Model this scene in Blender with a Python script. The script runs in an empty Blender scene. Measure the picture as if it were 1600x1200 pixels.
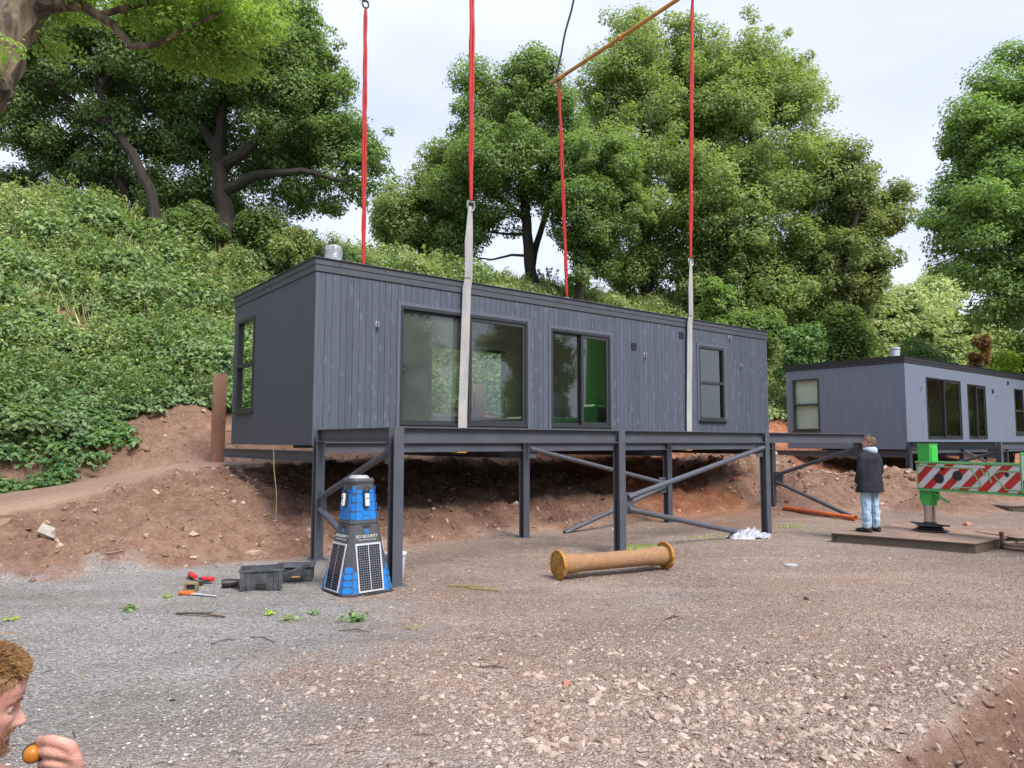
import bpy, math, random
import numpy as np
from mathutils import Vector, Matrix
R=math.radians; PI=math.pi
rng=np.random.default_rng(7); random.seed(7)
# ------------------------------------------------------------------ camera
scn=bpy.context.scene
CAM=np.array([0,0,1.75]); FPX=1122.2; PIT=.0796; ROL=.0015
cd=bpy.data.cameras.new("camera"); cam=bpy.data.objects.new("camera",cd); scn.collection.objects.link(cam)
cd.sensor_width=36; cd.lens=FPX/1600*36; cd.clip_end=1500; cd.clip_start=.05
cam.location=(0,0,1.75)
cam.matrix_world=Matrix.Translation((0,0,1.75))@Matrix.Rotation(PI/2+PIT,4,'X')@Matrix.Rotation(ROL,4,'Z')
scn.camera=cam
scn.render.resolution_x=1024; scn.render.resolution_y=768
# ------------------------------------------------------------------ world: bright overcast
SUN_EL=R(52); SUN_AZ=R(142)      # compass bearing from +Y clockwise
w=bpy.data.worlds.new("World"); scn.world=w; w.use_nodes=True
nt=w.node_tree; N=nt.nodes; Lk=nt.links; N.clear()
out=N.new('ShaderNodeOutputWorld'); bg=N.new('ShaderNodeBackground'); sky=N.new('ShaderNodeTexSky')
sky.sky_type='NISHITA'; sky.sun_disc=False; sky.sun_elevation=SUN_EL; sky.sun_rotation=SUN_AZ
sky.air_density=1.4; sky.dust_density=3.0; sky.ozone_density=1.0
tc=N.new('ShaderNodeTexCoord'); mp=N.new('ShaderNodeMapping'); mp.inputs['Scale'].default_value=(1.2,1.2,3.2)
ns=N.new('ShaderNodeTexNoise'); ns.inputs['Scale'].default_value=1.6; ns.inputs['Detail'].default_value=4; ns.inputs['Roughness'].default_value=.5
cr=N.new('ShaderNodeValToRGB'); cr.color_ramp.elements[0].position=.36; cr.color_ramp.elements[0].color=(5.5,6.15,8.2,1)
cr.color_ramp.elements[1].position=.64; cr.color_ramp.elements[1].color=(7.1,7.5,8.9,1)
mx=N.new('ShaderNodeMix'); mx.data_type='RGBA'; mx.inputs['Factor'].default_value=.9
Lk.new(tc.outputs['Generated'],mp.inputs['Vector']); Lk.new(mp.outputs[0],ns.inputs['Vector']); Lk.new(ns.outputs[0],cr.inputs[0])
Lk.new(sky.outputs[0],mx.inputs[6]); Lk.new(cr.outputs[0],mx.inputs[7]); Lk.new(mx.outputs[2],bg.inputs[0])
bg.inputs[1].default_value=.083; Lk.new(bg.outputs[0],out.inputs[0])
sd=bpy.data.lights.new("sun","SUN"); sd.energy=2.9; sd.angle=R(24); sd.color=(1,.955,.89)
so=bpy.data.objects.new("sun",sd); scn.collection.objects.link(so)
sdir=Vector((math.sin(SUN_AZ)*math.cos(SUN_EL),math.cos(SUN_AZ)*math.cos(SUN_EL),math.sin(SUN_EL)))
so.rotation_euler=(-sdir).to_track_quat('-Z','Y').to_euler()
vs=scn.view_settings; vs.view_transform='Standard'; vs.look='None'; vs.gamma=1; vs.exposure=.84
try:
    scn.cycles.transparent_max_bounces=12; scn.cycles.max_bounces=8; scn.cycles.diffuse_bounces=5; scn.cycles.sample_clamp_indirect=0
except Exception: pass
# ------------------------------------------------------------------ geometry of the site
O=np.array([-3.1367,11.3278,1.6813]); YAW=.6621
EU=np.array([math.cos(YAW),math.sin(YAW)]); NW=np.array([-math.sin(YAW),math.cos(YAW)])
O2=np.array([12.59,22.93,1.51])
def UW(x,y):
    dx=x-O[0]; dy=y-O[1]; return dx*EU[0]+dy*EU[1], dx*NW[0]+dy*NW[1]
def XY(u,v): return O[0]+u*EU[0]+v*NW[0], O[1]+u*EU[1]+v*NW[1]
def D(px,py,d):                       # a point seen in the photo's direction at a chosen distance
    x=px-800; y=600-py; c,s=math.cos(ROL),math.sin(ROL); r=x*c+y*s; q=-x*s+y*c
    c,s=math.cos(PIT),math.sin(PIT)
    return CAM+np.array([r,FPX*c-q*s,FPX*s+q*c])/FPX*d
def Z0(px,py,z=0.):
    v=D(px,py,1)-CAM; return CAM+v*(z-1.75)/v[2]
# smooth value noise
_tab=rng.random((256,256))
def vnoise(x,y):
    x=np.asarray(x,float); y=np.asarray(y,float)
    xi=np.floor(x).astype(int); yi=np.floor(y).astype(int); fx=x-xi; fy=y-yi
    fx=fx*fx*(3-2*fx); fy=fy*fy*(3-2*fy)
    a=_tab[xi&255,yi&255]; b=_tab[(xi+1)&255,yi&255]; c=_tab[xi&255,(yi+1)&255]; d=_tab[(xi+1)&255,(yi+1)&255]
    return (a*(1-fx)+b*fx)*(1-fy)+(c*(1-fx)+d*fx)*fy
def fbm(x,y,o=4):
    s=0; a=.5; t=0
    for i in range(o):
        s=s+a*vnoise(x+17.3*i,y+9.1*i); t+=a; a*=.5; x=x*2.03; y=y*2.03
    return s/t
def sm(a,b,x): t=np.clip((x-a)/(b-a),0,1); return t*t*(3-2*t)
PW=[-100,0,.35,.9,1.8,2.8,3.6,4.2,6.35,6.8,8.1,9.3,12.3,15.7,18.8,21,40,300]
PZ=[0,0,.14,.36,.66,.93,1.16,1.27,1.3,1.75,2.6,3.1,5.15,7.45,10.0,10.35,10.6,12]
def veff(u,v): return v+9.5*sm(24,41,u)*sm(6.6,9,v)
MOUNDS=[(13.5,-.7,.95,1.2,1.2),(15.3,-.9,.85,1.2,1.1),(17.0,-1.3,.98,1.2,1.0),(15.7,-3.0,.42,1.5,.9),(18.6,-2.7,.5,1.5,1.0),(20.6,-3.2,.45,1.6,1.0),
        (12.9,1.2,.75,.9,1.4),(14.8,1.6,.75,1.3,1.6),(23,-3.5,.4,2,1.1)]
def terr(x,y,detail=True):
    x=np.asarray(x,float); y=np.asarray(y,float)
    u,v=UW(x,y)
    L=np.interp(u,[-14,-8,-3.8,-2.3,-.5,0],[.05,.15,.68,.92,1.22,1.27])/1.27
    wt=np.interp(u,[-12,-3.8,-2.4,-.75,0],[1.0,2.0,2.9,3.8,4.2])
    wob=(fbm(u*.5+3,v*.2+1,3)-.5)*1.0*sm(-30,0.2,v)
    vv=np.where(v<wt,v*4.2/wt,np.where(v<6.35,4.2+(v-wt)*(2.15)/(6.35-wt),v))+wob*(1-sm(4,6,v))*sm(-1,2,v)*.7-.15*wob*sm(-1,1,v)
    vv=veff(u,vv)
    z=np.interp(vv,PW,PZ)
    z=z*(L+(1-L)*sm(6.35,7.4,v))
    pile=np.zeros_like(z)
    for (a,b,h,ru,rw) in MOUNDS:
        g=np.exp(-(((u-a)/ru)**2+((v-b)/rw)**2)**1.3*.8); pile=np.maximum(pile,h*g)
    z=z+pile
    # camera bay drops slightly; rut on the near right
    z=z-.42*sm(3.3,1.5,y)*(1-sm(6,12,np.abs(x)))
    dd=(x-1.75)*(-.655)+(y-3.75)*.755     # signed distance from the rut line
    k=(fbm(x*2,y*2,3)-.5)*.35
    msk=sm(1.0,1.6,x)
    z=z-(.34*sm(.08,-.34,dd+k)-.05*np.exp(-((dd-.25+k)/.2)**2)+.06*np.exp(-((dd+.28+k)/.15)**2))*msk
    if detail:
        dirt=np.clip(sm(-.1,.5,v)*(1-sm(7.5,9,v)),0,1)*np.where((v>wt)&(v<6.3)&(u<1),.15,1)
        n1=fbm(x*1.3,y*1.3,5)-.5; n2=1-np.abs(fbm(x*3.1+7,y*3.1,4)*2-1); 
        rough=.04+.40*dirt+.5*np.clip(pile,0,.8)
        z=z+n1*rough*.8*sm(0,1,dirt+pile*2+.06)+ (n2-.7)*rough*.42*sm(.02,.4,dirt+pile)
        z=z+(fbm(x*9,y*9,3)-.5)*(.012+.05*dirt+.10*np.clip(pile,0,1))
        z=z+(fbm(x*.8,y*.8,3)-.5)*.05*(1-dirt)*(1-sm(6,9,v))
        z=z+((fbm(x*5,y*5,4)-.5)*.16+(1-np.abs(fbm(x*8,y*8,3)*2-1)-.7)*.09)*sm(.15,-.1,dd+k)*msk*sm(12,5,y)
        z=z+((fbm(u*.5+50,v*.5,4)-.5)*.9+(fbm(u*1.4+50,v*1.4,3)-.5)*.5)*sm(7.5,10,veff(u,v))
    return z
def T1(x,y): return float(terr(np.array([x]),np.array([y]))[0])
# ------------------------------------------------------------------ scene helpers
def link(o): scn.collection.objects.link(o); return o
def tag(o,label,cat,group=None,kind=None):
    if label: o['label']=label
    if cat: o['category']=cat
    if group: o['group']=group
    if kind: o['kind']=kind
    return o
def thing(name,label,cat,loc=(0,0,0),rz=0,group=None):
    o=bpy.data.objects.new(name,None); link(o); o.location=loc; o.rotation_euler=(0,0,rz); o.empty_display_size=.2
    return tag(o,label,cat,group)
def rotz(a): c,s=math.cos(a),math.sin(a); return np.array([[c,-s,0],[s,c,0],[0,0,1]])
def frame(d):
    d=np.array(d,float); d/=np.linalg.norm(d); a=np.array([0,0,1.]) if abs(d[2])<.95 else np.array([1.,0,0])
    x=np.cross(a,d); x/=np.linalg.norm(x); return x,np.cross(d,x),d
class MB:
    def __init__(s): s.v=[]; s.f=[]; s.m=[]; s.mi=0
    def add(s,vs,fs):
        b=len(s.v); s.v+= [tuple(map(float,p)) for p in vs]; s.f+=[tuple(i+b for i in f) for f in fs]; s.m+=[s.mi]*len(fs)
    def box(s,lo,hi,M=None,t=(0,0,0)):
        a=np.array([[x,y,z] for z in (lo[2],hi[2]) for y in (lo[1],hi[1]) for x in (lo[0],hi[0])],float)
        if M is not None: a=a@np.array(M).T
        a=a+np.array(t)
        s.add(a,[(0,2,3,1),(4,5,7,6),(0,1,5,4),(2,6,7,3),(0,4,6,2),(1,3,7,5)]); return s
    def tube(s,pts,r,n=8,cap=True,ell=1.0):
        pts=[np.array(p,float) for p in pts]; r=[r]*len(pts) if np.isscalar(r) else list(r)
        vs=[];fs=[]; px=None
        for i,p in enumerate(pts):
            d=pts[min(i+1,len(pts)-1)]-pts[max(i-1,0)]; d=d/(np.linalg.norm(d)+1e-9)
            if px is None: X,Y,_=frame(d)
            else:
                X=px-d*np.dot(px,d); X/=np.linalg.norm(X)+1e-9; Y=np.cross(d,X)
            px=X
            for k in range(n):
                a=2*PI*k/n; vs.append(p+(X*math.cos(a)+Y*math.sin(a)*ell)*r[i])
        for i in range(len(pts)-1):
            for k in range(n): fs.append((i*n+k,i*n+(k+1)%n,(i+1)*n+(k+1)%n,(i+1)*n+k))
        if cap: fs.append(tuple(range(n))[::-1]); fs.append(tuple((len(pts)-1)*n+k for k in range(n)))
        s.add(vs,fs); return s
    def prism(s,poly,o,X,Y,h):         # extruded polygon, poly in plane (X,Y), thickness h along XxY
        o=np.array(o,float); X=np.array(X,float); Y=np.array(Y,float); Zn=np.cross(X,Y); Zn/=np.linalg.norm(Zn); n=len(poly)
        a=[o+X*p[0]+Y*p[1] for p in poly]; b=[q+Zn*h for q in a]
        s.add(a+b,[tuple(range(n))[::-1],tuple(range(n,2*n))]+[(i,(i+1)%n,n+(i+1)%n,n+i) for i in range(n)]); return s
    def rings(s,rings,cap=True):
        n=len(rings[0]); vs=[p for r in rings for p in r]; fs=[]
        for i in range(len(rings)-1):
            for k in range(n): fs.append((i*n+k,i*n+(k+1)%n,(i+1)*n+(k+1)%n,(i+1)*n+k))
        if cap: fs+= [tuple(range(n))[::-1],tuple((len(rings)-1)*n+k for k in range(n))]
        s.add(vs,fs); return s
    def build(s,name,mat,parent=None,smooth=False,bev=0,seg=1):
        me=bpy.data.meshes.new(name); me.from_pydata(s.v,[],s.f)
        ms=mat if isinstance(mat,(list,tuple)) else [mat]
        for m in ms: me.materials.append(m)
        if len(ms)>1: me.polygons.foreach_set('material_index',s.m)
        if smooth: me.polygons.foreach_set('use_smooth',[True]*len(me.polygons))
        me.update(); o=bpy.data.objects.new(name,me); link(o)
        if smooth:
            try: me.set_sharp_from_angle(angle=R(38))
            except Exception: pass
        if bev:
            b=o.modifiers.new('b','BEVEL'); b.width=bev; b.segments=seg; b.limit_method='ANGLE'; b.angle_limit=R(40)
        if parent: o.parent=parent
        return o
def quads(name,V,mat,parent=None,tri=False,smooth=False):       # V: (n,k,3)
    n,k=V.shape[:2]; me=bpy.data.meshes.new(name)
    me.vertices.add(n*k); me.vertices.foreach_set('co',V.reshape(-1).astype(np.float32))
    me.loops.add(n*k); me.loops.foreach_set('vertex_index',np.arange(n*k,dtype=np.int32))
    me.polygons.add(n); me.polygons.foreach_set('loop_start',(np.arange(n)*k).astype(np.int32)); me.polygons.foreach_set('loop_total',np.full(n,k,np.int32))
    me.update(calc_edges=True); me.materials.append(mat)
    o=bpy.data.objects.new(name,me); link(o)
    if parent: o.parent=parent
    return o
def nrm(a): return a/(np.linalg.norm(a,axis=-1,keepdims=True)+1e-9)
def leafquads(c,nm,size,asp=.6,fold=.18):
    n=len(c); size=np.broadcast_to(size,(n,))[:,None]
    t=nrm(np.cross(nm,rng.normal(size=(n,3)))); b=np.cross(nm,t)
    V=np.stack([c-t*size*.5, c+b*size*asp*.5-t*size*.06+nm*size*fold, c+t*size*.5-nm*size*.08, c-b*size*asp*.5-t*size*.06+nm*size*fold],1)
    return V
# ------------------------------------------------------------------ materials
def newmat(name):
    m=bpy.data.materials.new(name); m.use_nodes=True; t=m.node_tree; b=t.nodes['Principled BSDF']; return m,t,b
def nd(t,ty,**k):
    n=t.nodes.new(ty)
    for a,v in k.items(): setattr(n,a,v)
    return n
def coord(t,kind='Object',scale=(1,1,1)):
    tc=nd(t,'ShaderNodeTexCoord'); mp=nd(t,'ShaderNodeMapping'); mp.inputs['Scale'].default_value=scale; t.links.new(tc.outputs[kind],mp.inputs[0]); return mp.outputs[0]
def noise(t,vec,sc,det=4,rough=.55):
    n=nd(t,'ShaderNodeTexNoise'); n.inputs['Scale'].default_value=sc; n.inputs['Detail'].default_value=det; n.inputs['Roughness'].default_value=rough; t.links.new(vec,n.inputs['Vector']); return n.outputs[0]
def ramp(t,fac,stops):
    r=nd(t,'ShaderNodeValToRGB'); e=r.color_ramp.elements
    while len(e)<len(stops): e.new(.5)
    for q,(p,c) in zip(e,stops): q.position=p; q.color=(c,c,c,1) if np.isscalar(c) else (*c,1)
    t.links.new(fac,r.inputs[0]); return r.outputs[0]
def mix(t,f,a,b,mode='MIX'):
    m=nd(t,'ShaderNodeMix',data_type='RGBA',blend_type=mode)
    for i,x in ((0,f),(6,a),(7,b)):
        if hasattr(x,'is_output'): t.links.new(x,m.inputs[i])
        elif i==0: m.inputs[0].default_value=x
        else: m.inputs[i].default_value=(*x,1) if not np.isscalar(x) else (x,x,x,1)
    return m.outputs[2]
def math_(t,op,a,b=None,clamp=False):
    m=nd(t,'ShaderNodeMath',operation=op,use_clamp=clamp)
    for i,x in ((0,a),(1,b)):
        if x is None: continue
        if hasattr(x,'is_output'): t.links.new(x,m.inputs[i])
        else: m.inputs[i].default_value=x
    return m.outputs[0]
def bump(t,b,h,strength,dist):
    n=nd(t,'ShaderNodeBump'); n.inputs['Strength'].default_value=strength; n.inputs['Distance'].default_value=dist; t.links.new(h,n.inputs['Height']); t.links.new(n.outputs[0],b.inputs['Normal']); return n
def pm(name,c1,c2=None,sc=4,rough=.6,metal=0,bmp=0,bsc=60,lo=.35,hi=.65,spec=.5,stretch=(1,1,1)):
    m,t,b=newmat(name); v=coord(t,'Object',stretch)
    if c2 is None: c2=tuple(x*.8 for x in c1)
    t.links.new(ramp(t,noise(t,v,sc,5,.6),[(lo,c1),(hi,c2)]),b.inputs['Base Color'])
    b.inputs['Roughness'].default_value=rough; b.inputs['Metallic'].default_value=metal; b.inputs['Specular IOR Level'].default_value=spec
    if bmp: bump(t,b,noise(t,v,bsc,3),bmp,.01)
    return m
LEAFGAIN=1.65
def leafmat(name,c1,c2,c3,trans=.35,sc=.35,rough=.5,dead=None):
    g_=LEAFGAIN if 'leaves' in name or 'grass' in name else 1.; c1,c2,c3=[tuple(min(.6,x*g_) for x in c) for c in (c1,c2,c3)]
    m,t,b=newmat(name); g=nd(t,'ShaderNodeNewGeometry')
    r1=ramp(t,g.outputs['Random Per Island'],[(0,c1),(.5,c2),(1,c3)])
    v=coord(t,'Object'); n=noise(t,v,sc,3); col=mix(t,ramp(t,n,[(.38,0.),(.62,.9)]),r1,mix(t,.5,r1,c3))
    if dead: col=mix(t,ramp(t,noise(t,v,sc*3.1,2),[(.62,0.),(.7,.7)]),col,dead)
    t.links.new(col,b.inputs['Base Color']); b.inputs['Roughness'].default_value=rough; b.inputs['Specular IOR Level'].default_value=.35
    tr=nd(t,'ShaderNodeBsdfTranslucent'); t.links.new(mix(t,1.,col,(1.25,1.3,.6),'MULTIPLY'),tr.inputs[0])
    ms=nd(t,'ShaderNodeMixShader'); ms.inputs[0].default_value=trans
    t.links.new(b.outputs[0],ms.inputs[1]); t.links.new(tr.outputs[0],ms.inputs[2]); t.links.new(ms.outputs[0],t.nodes['Material Output'].inputs[0]); return m
M={}
def rutd(x,y): return (x-1.75)*(-.655)+(y-3.75)*.755+(fbm(x*2,y*2,3)-.5)*.35
M['steel']=pm('painted_dark_grey_steel',(.085,.092,.118),(.07,.076,.095),3,.5,0,.1,80)
M['fascia']=pm('dark_trim',(.072,.078,.098),(.06,.065,.082),5,.55)
M['fascia_black']=pm('black_trim',(.024,.026,.033),(.03,.032,.04),5,.5)
M['frame']=pm('window_frame_black',(.028,.03,.036),(.035,.038,.044),6,.4)
M['trimboard']=pm('trim_board',(.105,.115,.158),(.085,.094,.13),8,.6,0,.1,90,stretch=(6,6,1))
M['endpanel']=pm('end_panel',(.078,.088,.120),(.068,.077,.106),2.5,.6,0,.05,60,stretch=(5,5,.5))
M['bluepanel']=pm('blue_grey_panel',(.165,.20,.265),(.14,.17,.23),2.2,.6,0,.05,60,stretch=(5,5,.35))  # blue-grey cladding, albedo raised to stand for stronger light on the far cabin
M['white']=pm('white_interior',(.85,.85,.82),(.8,.8,.78),2,.8)
M['floorwood']=pm('interior_floor',(.22,.16,.1),(.16,.11,.07),5,.5)
M['metal']=pm('bare_metal',(.5,.5,.5),(.4,.4,.4),9,.35,1)
M['chrome']=pm('chrome',(.62,.6,.58),(.5,.48,.45),9,.14,1)
M['red']=pm('red_webbing',(.56,.02,.018),(.42,.012,.012),9,.65,0,.3,200)
M['redblue']=M['red']
M['web']=pm('grey_webbing',(.42,.415,.40),(.30,.30,.31),6,.8,0,.3,150,stretch=(1,1,.3))
M['yellow']=pm('worn_yellow_paint',(.62,.33,.05),(.40,.20,.07),5,.6,0,.3,60)
M['rustpipe']=pm('rusty_yellow_pipe',(.27,.15,.09),(.36,.20,.075),26,.8,0,.7,60,.42,.64)
M['rustend']=pm('rusty_yellow_flange',(.45,.23,.035),(.22,.09,.025),14,.7,0,.5,60,.42,.7)
M['rust']=pm('rusted_steel',(.17,.075,.045),(.10,.05,.035),6,.85,0,.5,80)
M['postrust']=pm('brown_rusted_post',(.34,.185,.125),(.26,.135,.09),6,.85,0,.4,60)
M['mat']=pm('muddy_steel_mat',(.30,.20,.15),(.17,.115,.09),3,.85,0,.5,40)
M['matside']=pm('mat_side_steel',(.085,.075,.055),(.12,.08,.055),6,.7,0,.4,60)
M['green']=pm('green_crane_paint',(.065,.48,.085),(.055,.40,.07),3,.4)
M['greenb']=pm('pale_green_edge',(.22,.5,.22),(.15,.42,.16),5,.5)
M['darkgreen']=pm('dark_green_strop',(.03,.06,.045),(.02,.04,.03),9,.8)
M['wht']=pm('white_reflective',(.68,.7,.70),(.58,.6,.6),6,.5)
M['redr']=pm('red_reflective',(.55,.03,.025),(.45,.025,.02),6,.5)
M['black']=pm('black_plastic',(.018,.018,.02),(.03,.03,.033),8,.5)
M['boxp']=pm('dusty_black_plastic',(.05,.055,.07),(.13,.135,.15),9,.65,0,.2,60,.45,.8)
M['orange']=pm('orange_plastic',(.55,.14,.05),(.45,.1,.035),5,.45)
M['orange2']=pm('orange_tool',(.75,.16,.03),(.7,.12,.02),5,.45)
M['redtool']=pm('red_tool',(.65,.03,.04),(.5,.02,.03),5,.4)
M['timber']=pm('old_timber',(.30,.24,.12),(.2,.15,.08),9,.85,0,.5,60,stretch=(1,8,8))
M['stick']=pm('dead_stick',(.12,.085,.06),(.07,.05,.035),9,.9)
M['bark']=pm('tree_bark',(.05,.042,.033),(.025,.022,.018),5,.95,0,1,12,stretch=(1,1,.3))
M['barkn']=pm('near_tree_bark',(.22,.165,.11),(.06,.046,.032),9,.95,0,1,30,.38,.6,stretch=(1,1,.22))
M['charcoal']=pm('charcoal_plastic',(.07,.074,.085),(.06,.063,.072),6,.5)
M['blue']=pm('blue_hexagon',(.015,.21,.64),(.012,.175,.55),5,.4)
M['cell']=pm('solar_cell',(.012,.014,.03),(.02,.022,.04),14,.2)
M['silver']=pm('silver_grey',(.55,.57,.6),(.45,.46,.5),6,.4)
M['foil']=pm('crumpled_wrap',(.48,.50,.54),(.2,.21,.24),16,.35,.3,1,26)
M['plastic']=pm('clear_sheet',(.46,.47,.52),(.26,.27,.31),16,.3,0,.6,30)
M['cable']=pm('tan_cable',(.3,.22,.15),(.25,.18,.12),9,.8)
M['stonelight']=pm('pale_stone',(.45,.42,.37),(.32,.29,.25),9,.9,0,.5,40)
M['brick']=pm('salmon_brick',(.52,.23,.17),(.42,.18,.13),9,.9,0,.5,40)
def boards_mat(name,ca,cb):
    m,t,b=newmat(name); g=nd(t,'ShaderNodeNewGeometry'); v=coord(t)
    sep=nd(t,'ShaderNodeSeparateXYZ'); t.links.new(v,sep.inputs[0])
    cmb=nd(t,'ShaderNodeCombineXYZ')
    rx=math_(t,'MULTIPLY',g.outputs['Random Per Island'],37.)
    t.links.new(math_(t,'MULTIPLY',sep.outputs[0],14),cmb.inputs[0]); t.links.new(rx,cmb.inputs[1]); t.links.new(math_(t,'MULTIPLY',sep.outputs[2],1.6),cmb.inputs[2])
    n1=noise(t,cmb.outputs[0],2.6,6,.65)
    col=ramp(t,n1,[(.3,ca),(.72,cb)])
    col=mix(t,1.,col,ramp(t,g.outputs['Random Per Island'],[(0,.89),(1,1.09)]),'MULTIPLY')
    # knots
    cm2=nd(t,'ShaderNodeCombineXYZ'); t.links.new(math_(t,'MULTIPLY',sep.outputs[0],4.3),cm2.inputs[0]); t.links.new(math_(t,'MULTIPLY',rx,.3),cm2.inputs[1]); t.links.new(math_(t,'MULTIPLY',sep.outputs[2],2.6),cm2.inputs[2])
    vo=nd(t,'ShaderNodeTexVoronoi'); vo.inputs['Scale'].default_value=1.25; t.links.new(cm2.outputs[0],vo.inputs['Vector'])
    k=vo.outputs['Distance']
    halo=ramp(t,k,[(0,.0),(.05,.1),(.09,1.),(.16,.5),(.26,0.)])
    col=mix(t,math_(t,'MULTIPLY',halo,.62),col,tuple(min(1,x*1.7) for x in cb))
    core=ramp(t,k,[(.03,1.),(.075,0.)]); col=mix(t,math_(t,'MULTIPLY',core,.8),col,tuple(x*.35 for x in ca))
    # long pale grain streaks
    cm3=nd(t,'ShaderNodeCombineXYZ'); t.links.new(math_(t,'MULTIPLY',sep.outputs[0],60),cm3.inputs[0]); t.links.new(rx,cm3.inputs[1]); t.links.new(math_(t,'MULTIPLY',sep.outputs[2],.9),cm3.inputs[2])
    st=ramp(t,noise(t,cm3.outputs[0],1.,3,.5),[(.55,0.),(.8,.5)]); col=mix(t,st,col,tuple(x*1.6 for x in cb))
    t.links.new(col,b.inputs['Base Color']); b.inputs['Roughness'].default_value=.62; b.inputs['Specular IOR Level'].default_value=.4
    bump(t,b,n1,.25,.004); return m
M['boards']=boards_mat('stained_timber_boards',(.062,.073,.099),(.092,.109,.148))
def glass_mat(name,tint,fl=1.0):
    m,t,b=newmat(name); t.nodes.remove(b); g=nd(t,'ShaderNodeBsdfGlossy'); g.inputs['Roughness'].default_value=.012; g.inputs[0].default_value=(.85,.9,.88,1)
    tr=nd(t,'ShaderNodeBsdfTransparent'); tr.inputs[0].default_value=(*tint,1)
    fr=nd(t,'ShaderNodeFresnel'); fr.inputs[0].default_value=1.5
    f=math_(t,'ADD',math_(t,'MULTIPLY',fr.outputs[0],1.7*fl),.075*fl,True)
    nn=noise(t,coord(t),1.1,2); bp=nd(t,'ShaderNodeBump'); bp.inputs['Strength'].default_value=.012; bp.inputs['Distance'].default_value=.02; t.links.new(nn,bp.inputs['Height']); t.links.new(bp.outputs[0],g.inputs['Normal'])
    ms=nd(t,'ShaderNodeMixShader'); t.links.new(f,ms.inputs[0]); t.links.new(tr.outputs[0],ms.inputs[1]); t.links.new(g.outputs[0],ms.inputs[2]); t.links.new(ms.outputs[0],t.nodes['Material Output'].inputs[0]); return m
M['glass']=glass_mat('window_glass',(.80,.88,.84))
def greyed_glass_mat():  # pane glass with grey diffuse and translucent mixed in, varied by noise
    m=glass_mat('greyed_glass',(.8,.86,.83)); t=m.node_tree; o=t.nodes['Material Output']; src=o.inputs[0].links[0].from_socket
    d=nd(t,'ShaderNodeBsdfDiffuse'); d.inputs[0].default_value=(.36,.42,.39,1); tl=nd(t,'ShaderNodeBsdfTranslucent'); tl.inputs[0].default_value=(.5,.56,.53,1)
    a=nd(t,'ShaderNodeMixShader'); a.inputs[0].default_value=.5; t.links.new(d.outputs[0],a.inputs[1]); t.links.new(tl.outputs[0],a.inputs[2])
    b=nd(t,'ShaderNodeMixShader'); t.links.new(ramp(t,noise(t,coord(t),1.6,3),[(.3,.26),(.7,.42)]),b.inputs[0]); t.links.new(src,b.inputs[1]); t.links.new(a.outputs[0],b.inputs[2]); t.links.new(b.outputs[0],o.inputs[0]); return m
M['greyed']=greyed_glass_mat()

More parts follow.
